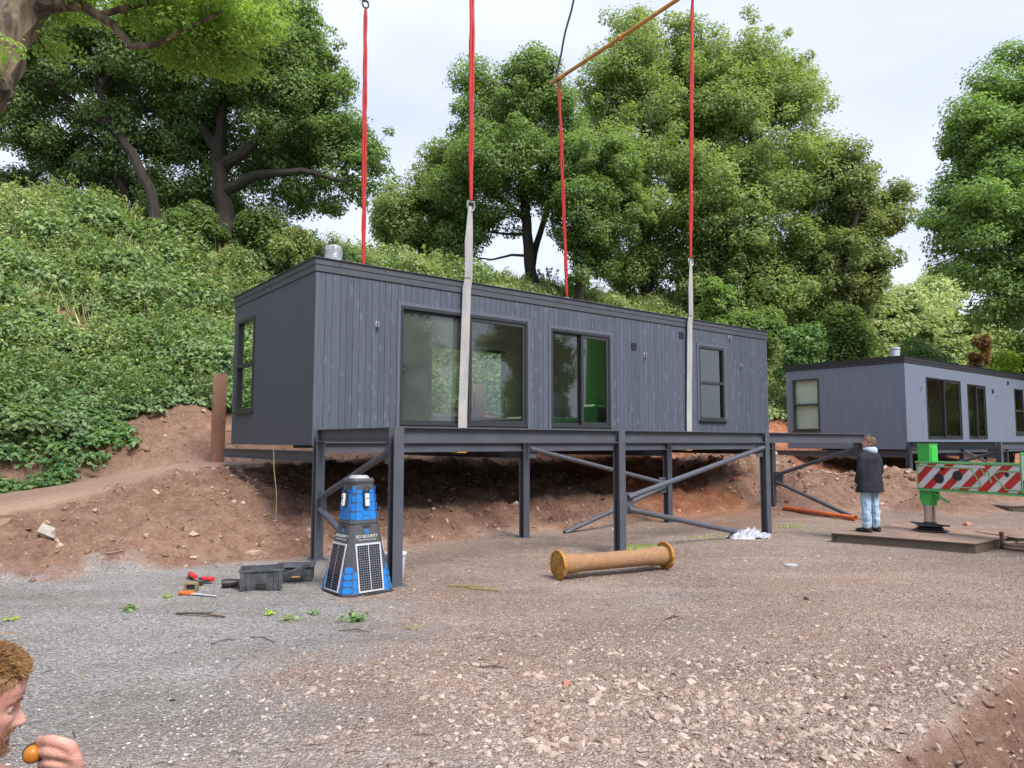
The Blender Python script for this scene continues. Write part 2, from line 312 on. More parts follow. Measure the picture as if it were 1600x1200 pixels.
# ground ---------------------------------------------------------------
def ground_mat():
    m,t,b=newmat('gravel_and_soil'); v=coord(t)
    def attr(n): a=nd(t,'ShaderNodeAttribute',attribute_name=n); return a.outputs['Fac']
    def vor(sc,feat='F1'):
        o=nd(t,'ShaderNodeTexVoronoi',feature=feat); o.inputs['Scale'].default_value=sc; o.inputs['Randomness'].default_value=1
        # warp slightly
        t.links.new(v,o.inputs['Vector']); return o
    a=vor(55); b2=vor(24); c=vor(110)
    bw=nd(t,'ShaderNodeSeparateColor'); t.links.new(a.outputs['Color'],bw.inputs[0])
    bw2=nd(t,'ShaderNodeSeparateColor'); t.links.new(b2.outputs['Color'],bw2.inputs[0])
    bw3=nd(t,'ShaderNodeSeparateColor'); t.links.new(c.outputs['Color'],bw3.inputs[0])
    grey=ramp(t,bw.outputs[0],[(0,(.12,.12,.125)),(.35,(.31,.31,.315)),(.75,(.52,.515,.51)),(1,(.78,.77,.75))])
    grey=mix(t,.45,grey,ramp(t,bw3.outputs[0],[(0,(.11,.11,.115)),(.5,(.40,.395,.39)),(1,(.78,.76,.74))]))
    brown=ramp(t,bw.outputs[1],[(0,(.22,.145,.11)),(.4,(.41,.295,.235)),(.8,(.56,.45,.375)),(1,(.72,.63,.56))])
    brown=mix(t,.4,brown,ramp(t,bw2.outputs[0],[(0,(.2,.13,.10)),(.6,(.43,.32,.26)),(1,(.62,.54,.48))]))
    n1=noise(t,v,.8,6,.62); big=ramp(t,noise(t,v,.33,5,.65),[(.36,.80),(.64,1.14)]); n2=noise(t,v,3.5,5,.6); n3=noise(t,v,16,4,.6)
    fine=ramp(t,math_(t,'ADD',math_(t,'MULTIPLY',n1,.6),math_(t,'MULTIPLY',n2,.4)),[(.42,0.),(.60,1.)])
    dust=ramp(t,n3,[(.25,(.29,.20,.155)),(.75,(.50,.365,.29))])
    brown=mix(t,math_(t,'MULTIPLY',fine,.75),brown,dust)
    grey=mix(t,ramp(t,n1,[(.45,0.),(.68,.4)]),grey,(.21,.17,.145))
    edge_=ramp(t,a.outputs['Distance'],[(.35,1.),(.8,.68)]); col=mix(t,attr('brown'),grey,brown); col=mix(t,.8,col,mix(t,1.,col,edge_,'MULTIPLY'))
    sv=nd(t,'ShaderNodeMapping'); sv.inputs['Rotation'].default_value=(0,0,-R(38)); sv.inputs['Scale'].default_value=(.3,1.5,1); tcx=nd(t,'ShaderNodeTexCoord'); t.links.new(tcx.outputs['Object'],sv.inputs[0]); trk=ramp(t,noise(t,sv.outputs[0],1.1,5,.6),[(.38,.80),(.62,1.12)]); col=mix(t,.5,col,mix(t,1.,col,trk,'MULTIPLY'))
    soil=ramp(t,mix(t,.5,n2,n3),[(.28,(.16,.095,.07)),(.48,(.31,.195,.145)),(.7,(.47,.335,.26))])
    soil=mix(t,ramp(t,bw2.outputs[1],[(.86,0.),(.93,.6)]),soil,(.42,.31,.25))
    red=mix(t,attr('red'),soil,ramp(t,n2,[(.35,(.36,.14,.075)),(.65,(.56,.27,.16))]))
    col=mix(t,attr('soil'),col,red)
    col=mix(t,.8,col,mix(t,1.,col,big,'MULTIPLY'))
    path=ramp(t,mix(t,.6,n2,n3),[(.3,(.52,.33,.24)),(.7,(.68,.47,.36))])
    col=mix(t,attr('path'),col,path)
    grn=ramp(t,n3,[(.3,(.035,.05,.018)),(.7,(.09,.10,.04))]); col=mix(t,attr('green'),col,grn)
    t.links.new(col,b.inputs['Base Color']); b.inputs['Roughness'].default_value=.95; b.inputs['Specular IOR Level'].default_value=.15
    inv=lambda x: math_(t,'SUBTRACT',1.,x)
    hg=math_(t,'ADD',math_(t,'MULTIPLY',inv(a.outputs['Distance']),.9),math_(t,'MULTIPLY',inv(b2.outputs['Distance']),.9))
    hg=math_(t,'ADD',hg,math_(t,'MULTIPLY',inv(c.outputs['Distance']),.5))
    hs=math_(t,'ADD',math_(t,'MULTIPLY',n3,2.8),math_(t,'MULTIPLY',noise(t,v,60,5,.7),1.8))
    hm=nd(t,'ShaderNodeMix',data_type='FLOAT'); t.links.new(attr('soil'),hm.inputs[0]); t.links.new(hg,hm.inputs[2]); t.links.new(hs,hm.inputs[3])
    bump(t,b,hm.outputs[0],1.,.028); return m
M['ground']=ground_mat()
def axis(parts):
    r=[]
    for a,b,s in parts: r.append(np.arange(a,b,s))
    return np.concatenate(r+[[parts[-1][1]]])
def build_ground():
    ua=axis([(-420,-60,30),(-60,-16,2.),(-16,-9,.2),(-9,14,.075),(14,24,.1),(24,44,.6),(44,80,3),(80,420,30)])
    va=axis([(-420,-60,30),(-60,-14,2),(-14,-11.2,.2),(-11.2,8.4,.075),(8.4,22,.3),(22,60,2.5),(60,420,30)])
    U,V=np.meshgrid(ua,va); X,Y=XY(U,V); Zt=terr(X,Y)
    nu,nv=len(ua),len(va); co=np.stack([X,Y,Zt],-1).reshape(-1,3)
    i=np.arange(nu-1); j=np.arange(nv-1); I,J=np.meshgrid(i,j); a=(J*nu+I).ravel(); F=np.stack([a,a+1,a+nu+1,a+nu],1)
    me=bpy.data.meshes.new('ground'); me.vertices.add(len(co)); me.vertices.foreach_set('co',co.reshape(-1))
    me.loops.add(F.size); me.loops.foreach_set('vertex_index',F.reshape(-1).astype(np.int32))
    me.polygons.add(len(F)); me.polygons.foreach_set('loop_start',(np.arange(len(F))*4).astype(np.int32)); me.polygons.foreach_set('loop_total',np.full(len(F),4,np.int32))
    me.polygons.foreach_set('use_smooth',np.ones(len(F),bool)); me.update(calc_edges=True)
    u=U.ravel(); v=V.ravel(); x=X.ravel(); y=Y.ravel()
    nz=fbm(x*.9,y*.9,5)-.5; nf=fbm(x*4,y*4,4)-.5
    pil=np.zeros_like(u)
    for (p,q,h,ru,rw) in MOUNDS: pil=np.maximum(pil,np.exp(-(((u-p)/(ru*1.25))**2+((v-q)/(rw*1.25))**2)**1.5*.7))
    soil=np.maximum(sm(-.25,.35,v+nz*1.2+nf*.5), sm(.25,.6,pil+nz*.5+nf*.3))
    soil=np.maximum(soil, sm(6.5,8.5,u+nz*2)*sm(-2.5,-.5,v+nz*1.5)*.85)
    soil=np.maximum(soil,.9*sm(.06,-.02,rutd(x,y))*sm(-.75,-.3,rutd(x,y))*sm(1.,1.5,x)*sm(14,10,y))
    # grey gravel to the left of a diagonal line, brown stony track to the right
    line=x+.9*(y-6.)*.35 + nz*2.6+nf*1.2
    brown=sm(-2.1,-.4,line)
    brown=np.maximum(brown,.75*sm(6.,3.2,y)*sm(-3.6,-1.6,x+nz*2))
    brown=brown*(1-.35*sm(.02,.3,fbm(x*.7+31,y*.7,4)-.42+nf*.3))
    brown=np.clip(brown+.18,0,1)
    wt=np.interp(u,[-12,-3.8,-2.4,-.75,0],[1.0,2.0,2.9,3.8,4.2])
    path=sm(-.45,.2,v-wt+nz*.6)*sm(.6,-.2,v-6.3+nz*.5)*sm(2.5,.8,u)
    red=sm(7.0,9.5,u)*sm(-1.,.6,v)*1.
    red=np.maximum(red*sm(.55,.2,pil)*sm(9.5,7.5,v),.18)
    ve=veff(u,v); barep=sm(.64,.70,fbm(u*.55+90,v*.55,3))*sm(14,12,u); green=(1-barep)*sm(7.6,8.6,ve+nz*2-.6*sm(-1,1,u)*1.0)*(1-.8*sm(14,16,u)*sm(26,22,u)*sm(10.5,9,v))
    for n_,d_ in (('soil',soil),('brown',brown),('path',path),('red',red),('green',green)):
        at=me.attributes.new(n_,'FLOAT','POINT'); at.data.foreach_set('value',d_.astype(np.float32))
    me.materials.append(M['ground']); o=bpy.data.objects.new('ground',me); link(o); o['kind']='structure'
build_ground()
# ------------------------------------------------------------------ loose stones on the ground (stuff)
def ico():
    g=(1+5**.5)/2; v=np.array([(-1,g,0),(1,g,0),(-1,-g,0),(1,-g,0),(0,-1,g),(0,1,g),(0,-1,-g),(0,1,-g),(g,0,-1),(g,0,1),(-g,0,-1),(-g,0,1)],float); v/=np.linalg.norm(v[0])
    f=[(0,11,5),(0,5,1),(0,1,7),(0,7,10),(0,10,11),(1,5,9),(5,11,4),(11,10,2),(10,7,6),(7,1,8),(3,9,4),(3,4,2),(3,2,6),(3,6,8),(3,8,9),(4,9,5),(2,4,11),(6,2,10),(8,6,7),(9,8,1)]
    return v,np.array(f)
IV,IF=ico()
def rocks(name,P,S,mat,flat=.55,parent=None):
    n=len(P); var=IV[None]*(1+rng.uniform(-.38,.3,(n,12,1)))+rng.normal(0,.13,(n,12,3))
    sc=np.stack([S*rng.uniform(.8,1.5,n),S*rng.uniform(.65,1.,n),S*rng.uniform(flat*.7,flat*1.3,n)],1)
    v=var*sc[:,None,:]; q=nrm(rng.normal(size=(n,4))*np.array([1,.18,.18,1])); w_,x,y,z=q.T
    Rm=np.stack([np.stack([1-2*(y*y+z*z),2*(x*y-z*w_),2*(x*z+y*w_)],1),np.stack([2*(x*y+z*w_),1-2*(x*x+z*z),2*(y*z-x*w_)],1),np.stack([2*(x*z-y*w_),2*(y*z+x*w_),1-2*(x*x+y*y)],1)],1)
    v=np.einsum('nij,nkj->nki',Rm,v)+P[:,None,:]
    F=(IF[None]+(np.arange(n)*12)[:,None,None]).reshape(-1,3)
    me=bpy.data.meshes.new(name); me.vertices.add(n*12); me.vertices.foreach_set('co',v.reshape(-1))
    me.loops.add(F.size); me.loops.foreach_set('vertex_index',F.reshape(-1).astype(np.int32)); me.polygons.add(len(F)); me.polygons.foreach_set('loop_start',(np.arange(len(F))*3).astype(np.int32)); me.polygons.foreach_set('loop_total',np.full(len(F),3,np.int32))
    me.update(calc_edges=True); me.shade_flat(); me.materials.append(mat); o=bpy.data.objects.new(name,me); link(o)
    if parent: o.parent=parent
    return o
def stonemat(name,stops):
    m,t,b=newmat(name); g=nd(t,'ShaderNodeNewGeometry'); c=ramp(t,g.outputs['Random Per Island'],stops)
    c=mix(t,.5,c,mix(t,1.,c,ramp(t,noise(t,coord(t),60,3),[(.3,.6),(.7,1.3)]),'MULTIPLY')); t.links.new(c,b.inputs['Base Color']); b.inputs['Roughness'].default_value=.92; b.inputs['Specular IOR Level'].default_value=.2; return m
M['stgrey']=stonemat('grey_gravel',[(0,(.22,.22,.225)),(.5,(.40,.395,.39)),(.9,(.52,.51,.49)),(1,(.66,.64,.6))])
M['stbrown']=stonemat('brown_gravel',[(0,(.21,.155,.125)),(.35,(.35,.27,.22)),(.8,(.46,.375,.315)),(.97,(.49,.41,.35)),(1,(.38,.21,.165))])
M['clod']=stonemat('soil_clods',[(0,(.17,.10,.075)),(.5,(.32,.20,.15)),(.85,(.45,.32,.25)),(1,(.55,.44,.36))])
M['clod2']=stonemat('muddy_stones',[(0,(.12,.085,.065)),(.5,(.22,.16,.125)),(.85,(.34,.27,.22)),(1,(.46,.40,.34))])
M['clodred']=stonemat('red_clods',[(0,(.28,.115,.065)),(.5,(.45,.21,.12)),(1,(.56,.34,.23))])
def scatter(n,dmin,dmax,pw,xlim=.82):
    r=rng.random(n); d=(dmin**(2-pw)+(dmax**(2-pw)-dmin**(2-pw))*r)**(1/(2-pw)) if abs(pw-2)>1e-3 else dmin*(dmax/dmin)**r
    t=rng.uniform(-xlim,xlim,n); return t*d,d
def rut_stones():
    n=15000; x=rng.uniform(1.5,7,n); y=rng.uniform(2.6,9,n); d_=rutd(x,y); k=(d_<.0)&(d_>-2.6)&(rng.random(n)<np.where(d_>-.4,.35,.8)); x,y=x[k],y[k]; s=.005+.038*rng.random(len(x))**6
    rocks('rut_stones',np.stack([x,y,terr(x,y)+s*.1],1),s,M['clod2'],.7); tag(bpy.data.objects['rut_stones'],'mud-coated stones and clods in the rut at the lower right','stones',kind='stuff')
def stones():
    x,y=scatter(62000,3.3,15,2.2); u,v=UW(x,y)
    nz=fbm(x*.9,y*.9,5)-.5; nf=fbm(x*4,y*4,4)-.5; line=x+.9*(y-6)*.35+nz*2.6+nf*1.2
    br=line>rng.uniform(-2.1,-.4,len(x)); patch=fbm(x*1.1+9,y*1.1,4)
    near=sm(8.,4.2,y); s=.005+.024*rng.random(len(x))**5.5*(.4+.6*near)
    s=s*np.where(br,1.25,.62)*(.8+.25*y/5)
    band=np.exp(-((y-4.9-.15*x)/1.5)**2)*sm(-.8,.6,x); s=s*(.9+.35*band*br)
    rd_=rutd(x,y); keep=(v<.1)&((patch>.50-.10*band)|(rng.random(len(x))<.3))&~((rd_<.03)&(rd_>-.4)&(x>1.4)&(rng.random(len(x))<.8))&(rng.random(len(x))<.35+.65*sm(7.5,4.5,y+nz*3))
    # fewer on compacted track
    P=np.stack([x,y,terr(x,y)-s*.12],1)
    k=keep&br; rocks('brown_stones',P[k],s[k],M['stbrown']); tag(bpy.data.objects['brown_stones'],'loose brown and buff stones scattered over the stony track','stones',kind='stuff')
    k=keep&~br; rocks('grey_chippings',P[k],s[k],M['stgrey']); tag(bpy.data.objects['grey_chippings'],'loose grey gravel chippings on the left of the yard','gravel',kind='stuff')
    n=17000; u=rng.uniform(-7.5,23,n); v=rng.uniform(-2.5,7.8,n); x,y=XY(u,v)
    on=np.zeros(n)
    for (a,b,h,ru,rw) in MOUNDS: on=np.maximum(on,np.exp(-(((u-a)/ru)**2+((v-b)/rw)**2)*.9))
    wt=np.interp(u,[-12,-3.8,-2.4,-.75,0],[1.0,2.0,2.9,3.8,4.2])
    bank=(v>0)&~((v>wt-.1)&(v<6.3)&(u<1))
    keep=((rng.random(n)<on*1.2)|(bank&(rng.random(n)<.55)))
    s=(.014+.05*rng.random(n)**4)*(1+.6*on); k=keep
    P=np.stack([x,y,terr(x,y)+s*.1],1)
    s=np.where(rng.random(len(s))<.012,s*0+rng.uniform(.05,.13,len(s)),s); rd=(u>8)&(u<13.4)&(v>.2)
    rocks('soil_clods',P[k&~rd],s[k&~rd],M['clod'],.75); tag(bpy.data.objects['soil_clods'],'clods and stones lying over the bare brown soil bank','soil clods',kind='stuff')
    rocks('red_soil_clods',P[k&rd],s[k&rd],M['clodred'],.75); tag(bpy.data.objects['red_soil_clods'],'clods of bright red clay at the right end of the bank','soil clods',kind='stuff')
stones(); rut_stones()
# ------------------------------------------------------------------ cabins
def wall_boxes(mb,u0,u1,z0,z1,openings,y0,y1,step,gap,axis='x'):
    """vertical boards between u0..u1; openings = [(ua,ub,za,zb)]"""
    edges=[u0]; 
    while edges[-1]<u1-step*.6: edges.append(edges[-1]+step*random.choice([.9,1,1,1.12]))
    edges[-1]=u1
    cuts=sorted(set([e for e in edges]+[c for o in openings for c in o[:2]]))
    for a,b in zip(cuts[:-1],cuts[1:]):
        if b-a<.004: continue
        m=(a+b)/2; segs=[(z0,z1)]
        for (ua,ub,za,zb) in openings:
            if ua<m<ub:
                ns=[]
                for (p,q) in segs:
                    if zb<=p or za>=q: ns.append((p,q)); continue
                    if za>p: ns.append((p,za))
                    if zb<q: ns.append((zb,q))
                segs=ns
        g1=gap if a in edges else 0; g2=gap if b in edges else 0
        for p,q in segs:
            if q-p<.01: continue
            if axis=='x': mb.box((a+g1,y0,p),(b-g2,y1,q))
            else: mb.box((y0,a+g1,p),(y1,b-g2,q))
    return mb
def ringbox(mb,axis,a,b,z0,z1,d0,d1,w,wb=None):
    """rectangular frame in plane; axis 'x': spans x a..b, depth y d0..d1"""
    wb=wb or w
    bx=(lambda p,q,r,s:mb.box((p,d0,r),(q,d1,s))) if axis=='x' else (lambda p,q,r,s:mb.box((d0,p,r),(d1,q,s)))
    bx(a,a+w,z0,z1); bx(b-w,b,z0,z1); bx(a+w,b-w,z1-w,z1); bx(a+w,b-w,z0,z0+wb)
def pane(parent,axis,a,b,z0,z1,d,name='pane',mt='glass'):
    mb=MB()
    if axis=='x': mb.add([(a,d,z0),(b,d,z0),(b,d,z1),(a,d,z1)],[(0,1,2,3)])
    else: mb.add([(d,a,z0),(d,b,z0),(d,b,z1),(d,a,z1)],[(0,1,2,3)])
    return mb.build(name,M[mt],parent)
def slide_door(c,a,b,z0,z1,mid,name,mt='glass'):
    f=MB(); ringbox(f,'x',a,b,z0,z1,-.02,.1,.05,.045); f=f.build(name,M['frame'],c,bev=.004)
    s=MB(); ringbox(s,'x',a+.05,mid+.03,z0+.045,z1-.05,.05,.085,.045); s.build('sash',M['frame'],f,bev=.003)
    s=MB(); ringbox(s,'x',mid-.03,b-.05,z0+.045,z1-.05,.0,.045,.07); s.build('sash',M['frame'],f,bev=.003)
    pane(f,'x',a+.095,mid-.015,z0+.09,z1-.095,.068,'pane',mt); pane(f,'x',mid+.04,b-.12,z0+.115,z1-.12,.022)
    h=MB(); zz=z0+(z1-z0)*.47
    h.box((a+.052,.0,zz-.09),(a+.075,.05,zz+.09)); h.tube([(a+.063,-.0,zz+.06),(a+.09,-.04,zz+.055),(a+.13,-.05,zz+.02),(a+.13,-.05,zz-.02),(a+.09,-.04,zz-.055),(a+.063,0,zz-.06)],.008,6)
    h.build('handle',M['black'],f,True)
    return f
def casement(c,axis,a,b,z0,z1,zm,d0,d1,sill=True):
    f=MB(); ringbox(f,axis,a,b,z0,z1,d0,d1,.055,.06)
    if axis=='x': f.box((a+.055,d0,zm-.035),(b-.055,d1,zm+.035))
    else: f.box((d0,a+.055,zm-.035),(d1,b-.055,zm+.035))
    f=f.build('window',M['frame'],c,bev=.004)
    dm=(d0+d1)/2
    pane(f,axis,a+.055,b-.055,z0+.06,zm-.035,dm); pane(f,axis,a+.055,b-.055,zm+.035,z1-.055,dm)
    if sill:
        s=MB(); o=-.05 if d0<=0 else .05
        if axis=='x': s.box((a-.03,min(d0+o,d0),z0-.045),(b+.03,d1,z0-.003))
        else: s.box((min(d0+o,d0),a-.03,z0-.045),(d1,b+.03,z0-.003))
        s.build('sill',M['frame'],f,bev=.003)
    # white blind edge inside
    return f
def cabin(name,label,loc,first):
    L,Wd,H=12.614,4.152,3.0
    c=thing(name,label,'cabin',loc,YAW)
    fr=M['boards'] if first else M['bluepanel']; en=M['endpanel'] if first else M['bluepanel']; fa=M['fascia'] if first else M['fascia_black']
    ops=[(1.535,4.36,.34,2.405),(4.965,6.665,.35,2.345),(9.70,10.71,.60,2.39)]
    # inner lining (white box) then cladding
    def lining():
        m=MB(); wall_boxes(m,.13,L-.13,.25,2.72,ops,.106,.125,50,0); 
        wall_boxes(m,.13,L-.13,.25,2.72,[(4.6,6.9,.62,2.42),(9.2,10.2,.62,2.42)],Wd-.125,Wd-.106,50,0)
        wall_boxes(m,.126,Wd-.126,.25,2.72,[(2.9,3.9,.64,2.47)],.106,.125,50,0,'y'); wall_boxes(m,.126,Wd-.126,.25,2.72,[],L-.125,L-.106,50,0,'y')
        m.box((.126,.126,2.62),(L-.126,Wd-.126,2.64)); m.box((7.55,.127,.27),(7.65,Wd-.127,2.61))
        if not first: m.box((.126,2.85,.6),(.14,3.95,2.5))
        m.build('inner_lining',M['white'],c)
        MB().box((.126,.126,.2),(L-.126,Wd-.126,.24)).build('inner_floor',M['floorwood'],c)
    lining()
    m=MB(); wall_boxes(m,.035,L-.035,.0,2.785,ops,0,.022,.125 if first else 1.2,.0022 if first else .0012); m.build('front_cladding',fr,c,bev=.002 if first else 0)
    m=MB(); wall_boxes(m,.02,L-.02,.01,2.78,ops,.024,.104,50,0); m.build('front_wall',M['black'] if first else en,c)
    m=MB(); wall_boxes(m,.035,Wd-.035,.0,2.785,[(2.9,3.9,.64,2.47)],0,.022,.6 if first else 1.05,.0012,'y'); m.build('end_cladding',en,c)
    m=MB(); wall_boxes(m,.126,Wd-.03,.01,2.78,[(2.9,3.9,.64,2.47)],.024,.104,50,0,'y'); m.build('end_wall',en,c)
    m=MB(); wall_boxes(m,.035,Wd-.035,.0,2.785,[],L-.104,L,.125,.002,'y'); m.build('end_wall',fr,c)
    m=MB(); wall_boxes(m,.106,L-.106,.0,2.785,[(4.6,6.9,.62,2.42),(9.2,10.2,.62,2.42)],Wd-.104,Wd,.3,.002); m.build('back_wall',en,c)
    # corner trims
    for (x,y) in ((0,0),(L-.035,0),(0,Wd-.035),(L-.035,Wd-.035)): MB().box((x-.003,y-.003,-.01),(x+.038,y+.038,2.784)).build('corner_trim',M['trimboard'] if first else fr,c,bev=.003)
    # underside
    m=MB(); m.box((.05,.05,-.0),(L-.05,Wd-.05,.19)); m.build('floor_cassette',M['black'],c)
    [MB().box(a_,b_).build('skid',M['black'],c) for a_,b_ in (((1.0,.6,-.07),(3.0,1.1,-.002)),((8.6,.6,-.07),(10.4,1.1,-.002)),((1.0,3.0,-.07),(3.0,3.4,-.002)))]
    # roof
    r=MB().box((-.03,-.03,2.895),(L+.03,Wd+.03,2.995)); r.box((-.055,-.055,2.997),(L+.055,Wd+.055,3.012)); r=r.build('roof',fa,c,bev=.004)
    m=MB(); m.box((-.02,-.02,2.787),(L+.02,Wd+.02,2.892)); m.build('fascia',fa,r,bev=.004)
    for k in range(16): MB().tube([(.4+k*.8,-.031,2.95),(.4+k*.8,-.037,2.95)],.011,6).build('fixing',M['black'],r)
    # flue
    if first:
        fl=MB(); 
        prof=[(.12,2.99),(.155,3.02),(.15,3.2),(.165,3.26),(.15,3.32),(.16,3.42),(.15,3.5),(.12,3.53),(.03,3.545)]
        rr=[]
        for r_,z in prof: rr.append([(.72+r_*(1+.07*math.sin(5*a+z*30))*math.cos(a),1.0+r_*(1+.07*math.sin(5*a+z*30))*math.sin(a),z+.01*math.sin(3*a)) for a in np.linspace(0,2*PI,20,endpoint=False)])
        fl.rings(rr); fl.build('wrapped_flue',M['foil'],c,True)
    else:
        fl=MB(); fl.tube([(1.65,1.0,2.99),(1.65,1.0,3.42),(1.65,1.0,3.44),(1.65,1.0,3.5)],[.15,.15,.17,.165],16); fl.build('flue',M['silver'],c,True)
    slide_door(c,1.535,4.36,.34,2.405,3.0,'sliding_door','greyed' if first else 'glass'); slide_door(c,4.965,6.665,.35,2.345,5.84,'sliding_door')
    casement(c,'x',9.70,10.71,.60,2.39,1.50,-.02,.1); casement(c,'y',2.9,3.9,.64,2.47,1.55,-.02,.1)
    casement(c,'x',9.2,10.2,.62,2.42,1.5,Wd-.1,Wd+.01,False)
    b=MB(); ringbox(b,'x',4.6,6.9,.62,2.42,Wd-.11,Wd+.01,.06); b.box((5.72,Wd-.1,.68),(5.80,Wd,2.36)); b=b.build('window',M['frame'],c,bev=.003); pane(b,'x',4.66,5.72,.68,2.36,Wd-.05); pane(b,'x',5.8,6.84,.68,2.36,Wd-.05)
    # architraves
    if first:
        for (a,b_,z0,z1) in ops:
            bot=(z0>.5)
            m=MB(); w=.065
            m.box((a-w,-.02,.0 if not bot else z0-w),(a-.002,-.001,z1+w)); m.box((b_+.002,-.02,.0 if not bot else z0-w),(b_+w,-.001,z1+w)); m.box((a-.001,-.02,z1+.002),(b_+.001,-.001,z1+w))
            if bot: m.box((a-.001,-.02,z0-w),(b_+.001,-.001,z0-.047))
            m.build('architrave',M['trimboard'],c,bev=.003)
    for (x,z) in ((1.09,2.03),(7.77,2.015),(10.955,2.70),(11.42,2.02)):
        l=MB(); l.box((x-.03,-.012,z-.05),(x+.03,-.001,z+.05)); l=l.build('wall_light',M['silver'],c,bev=.004)
        q=MB(); q.tube([(x,-.013,z+.02),(x,-.05,z+.02)],.018,10); q.tube([(x,-.05,z-.05),(x,-.05,z+.045)],.024,10); q.build('lamp_head',M['metal'],l,True)
    for (x,z) in ((7.41,2.18),(9.06,2.585)):
        l=MB(); ringbox(l,'x',x-.075,x+.075,z-.075,z+.075,-.02,-.001,.015); 
        for k in range(4): l.box((x-.06,-.018,z-.055+k*.03),(x+.06,-.004,z-.04+k*.03))
        l.build('air_vent',M['frame'],c)
    # furniture seen through the glass
    return c
cabA=cabin('modular_cabin','dark charcoal timber-boarded cabin held in red slings above its steel frame',tuple(O),True)
cabB=cabin('modular_cabin','distant blue-grey smooth-walled cabin standing on frame at the right edge',tuple(O2),False)
cabB.name='modular_cabin.001'
def furniture():
    c=O; t=thing('wrapped_appliance','pale wrapped appliance standing inside the cabin behind the narrower sliding door','appliance',(*XY(6.35,1.75),1.68+.245),YAW)
    MB().box((-.3,-.3,0),(.3,.3,.95)).build('cabinet',M['wht'],t,bev=.02); MB().box((-.28,-.315,.05),(.28,-.302,.6)).build('door_panel',M['silver'],t)
    t=thing('packing_box','tall pale box inside the cabin beside the glass door','box',(*XY(7.1,.9),1.68+.245),YAW)
    MB().box((-.2,-.25,0),(.2,.25,.8)).build('carton',M['wht'],t,bev=.01)
furniture()
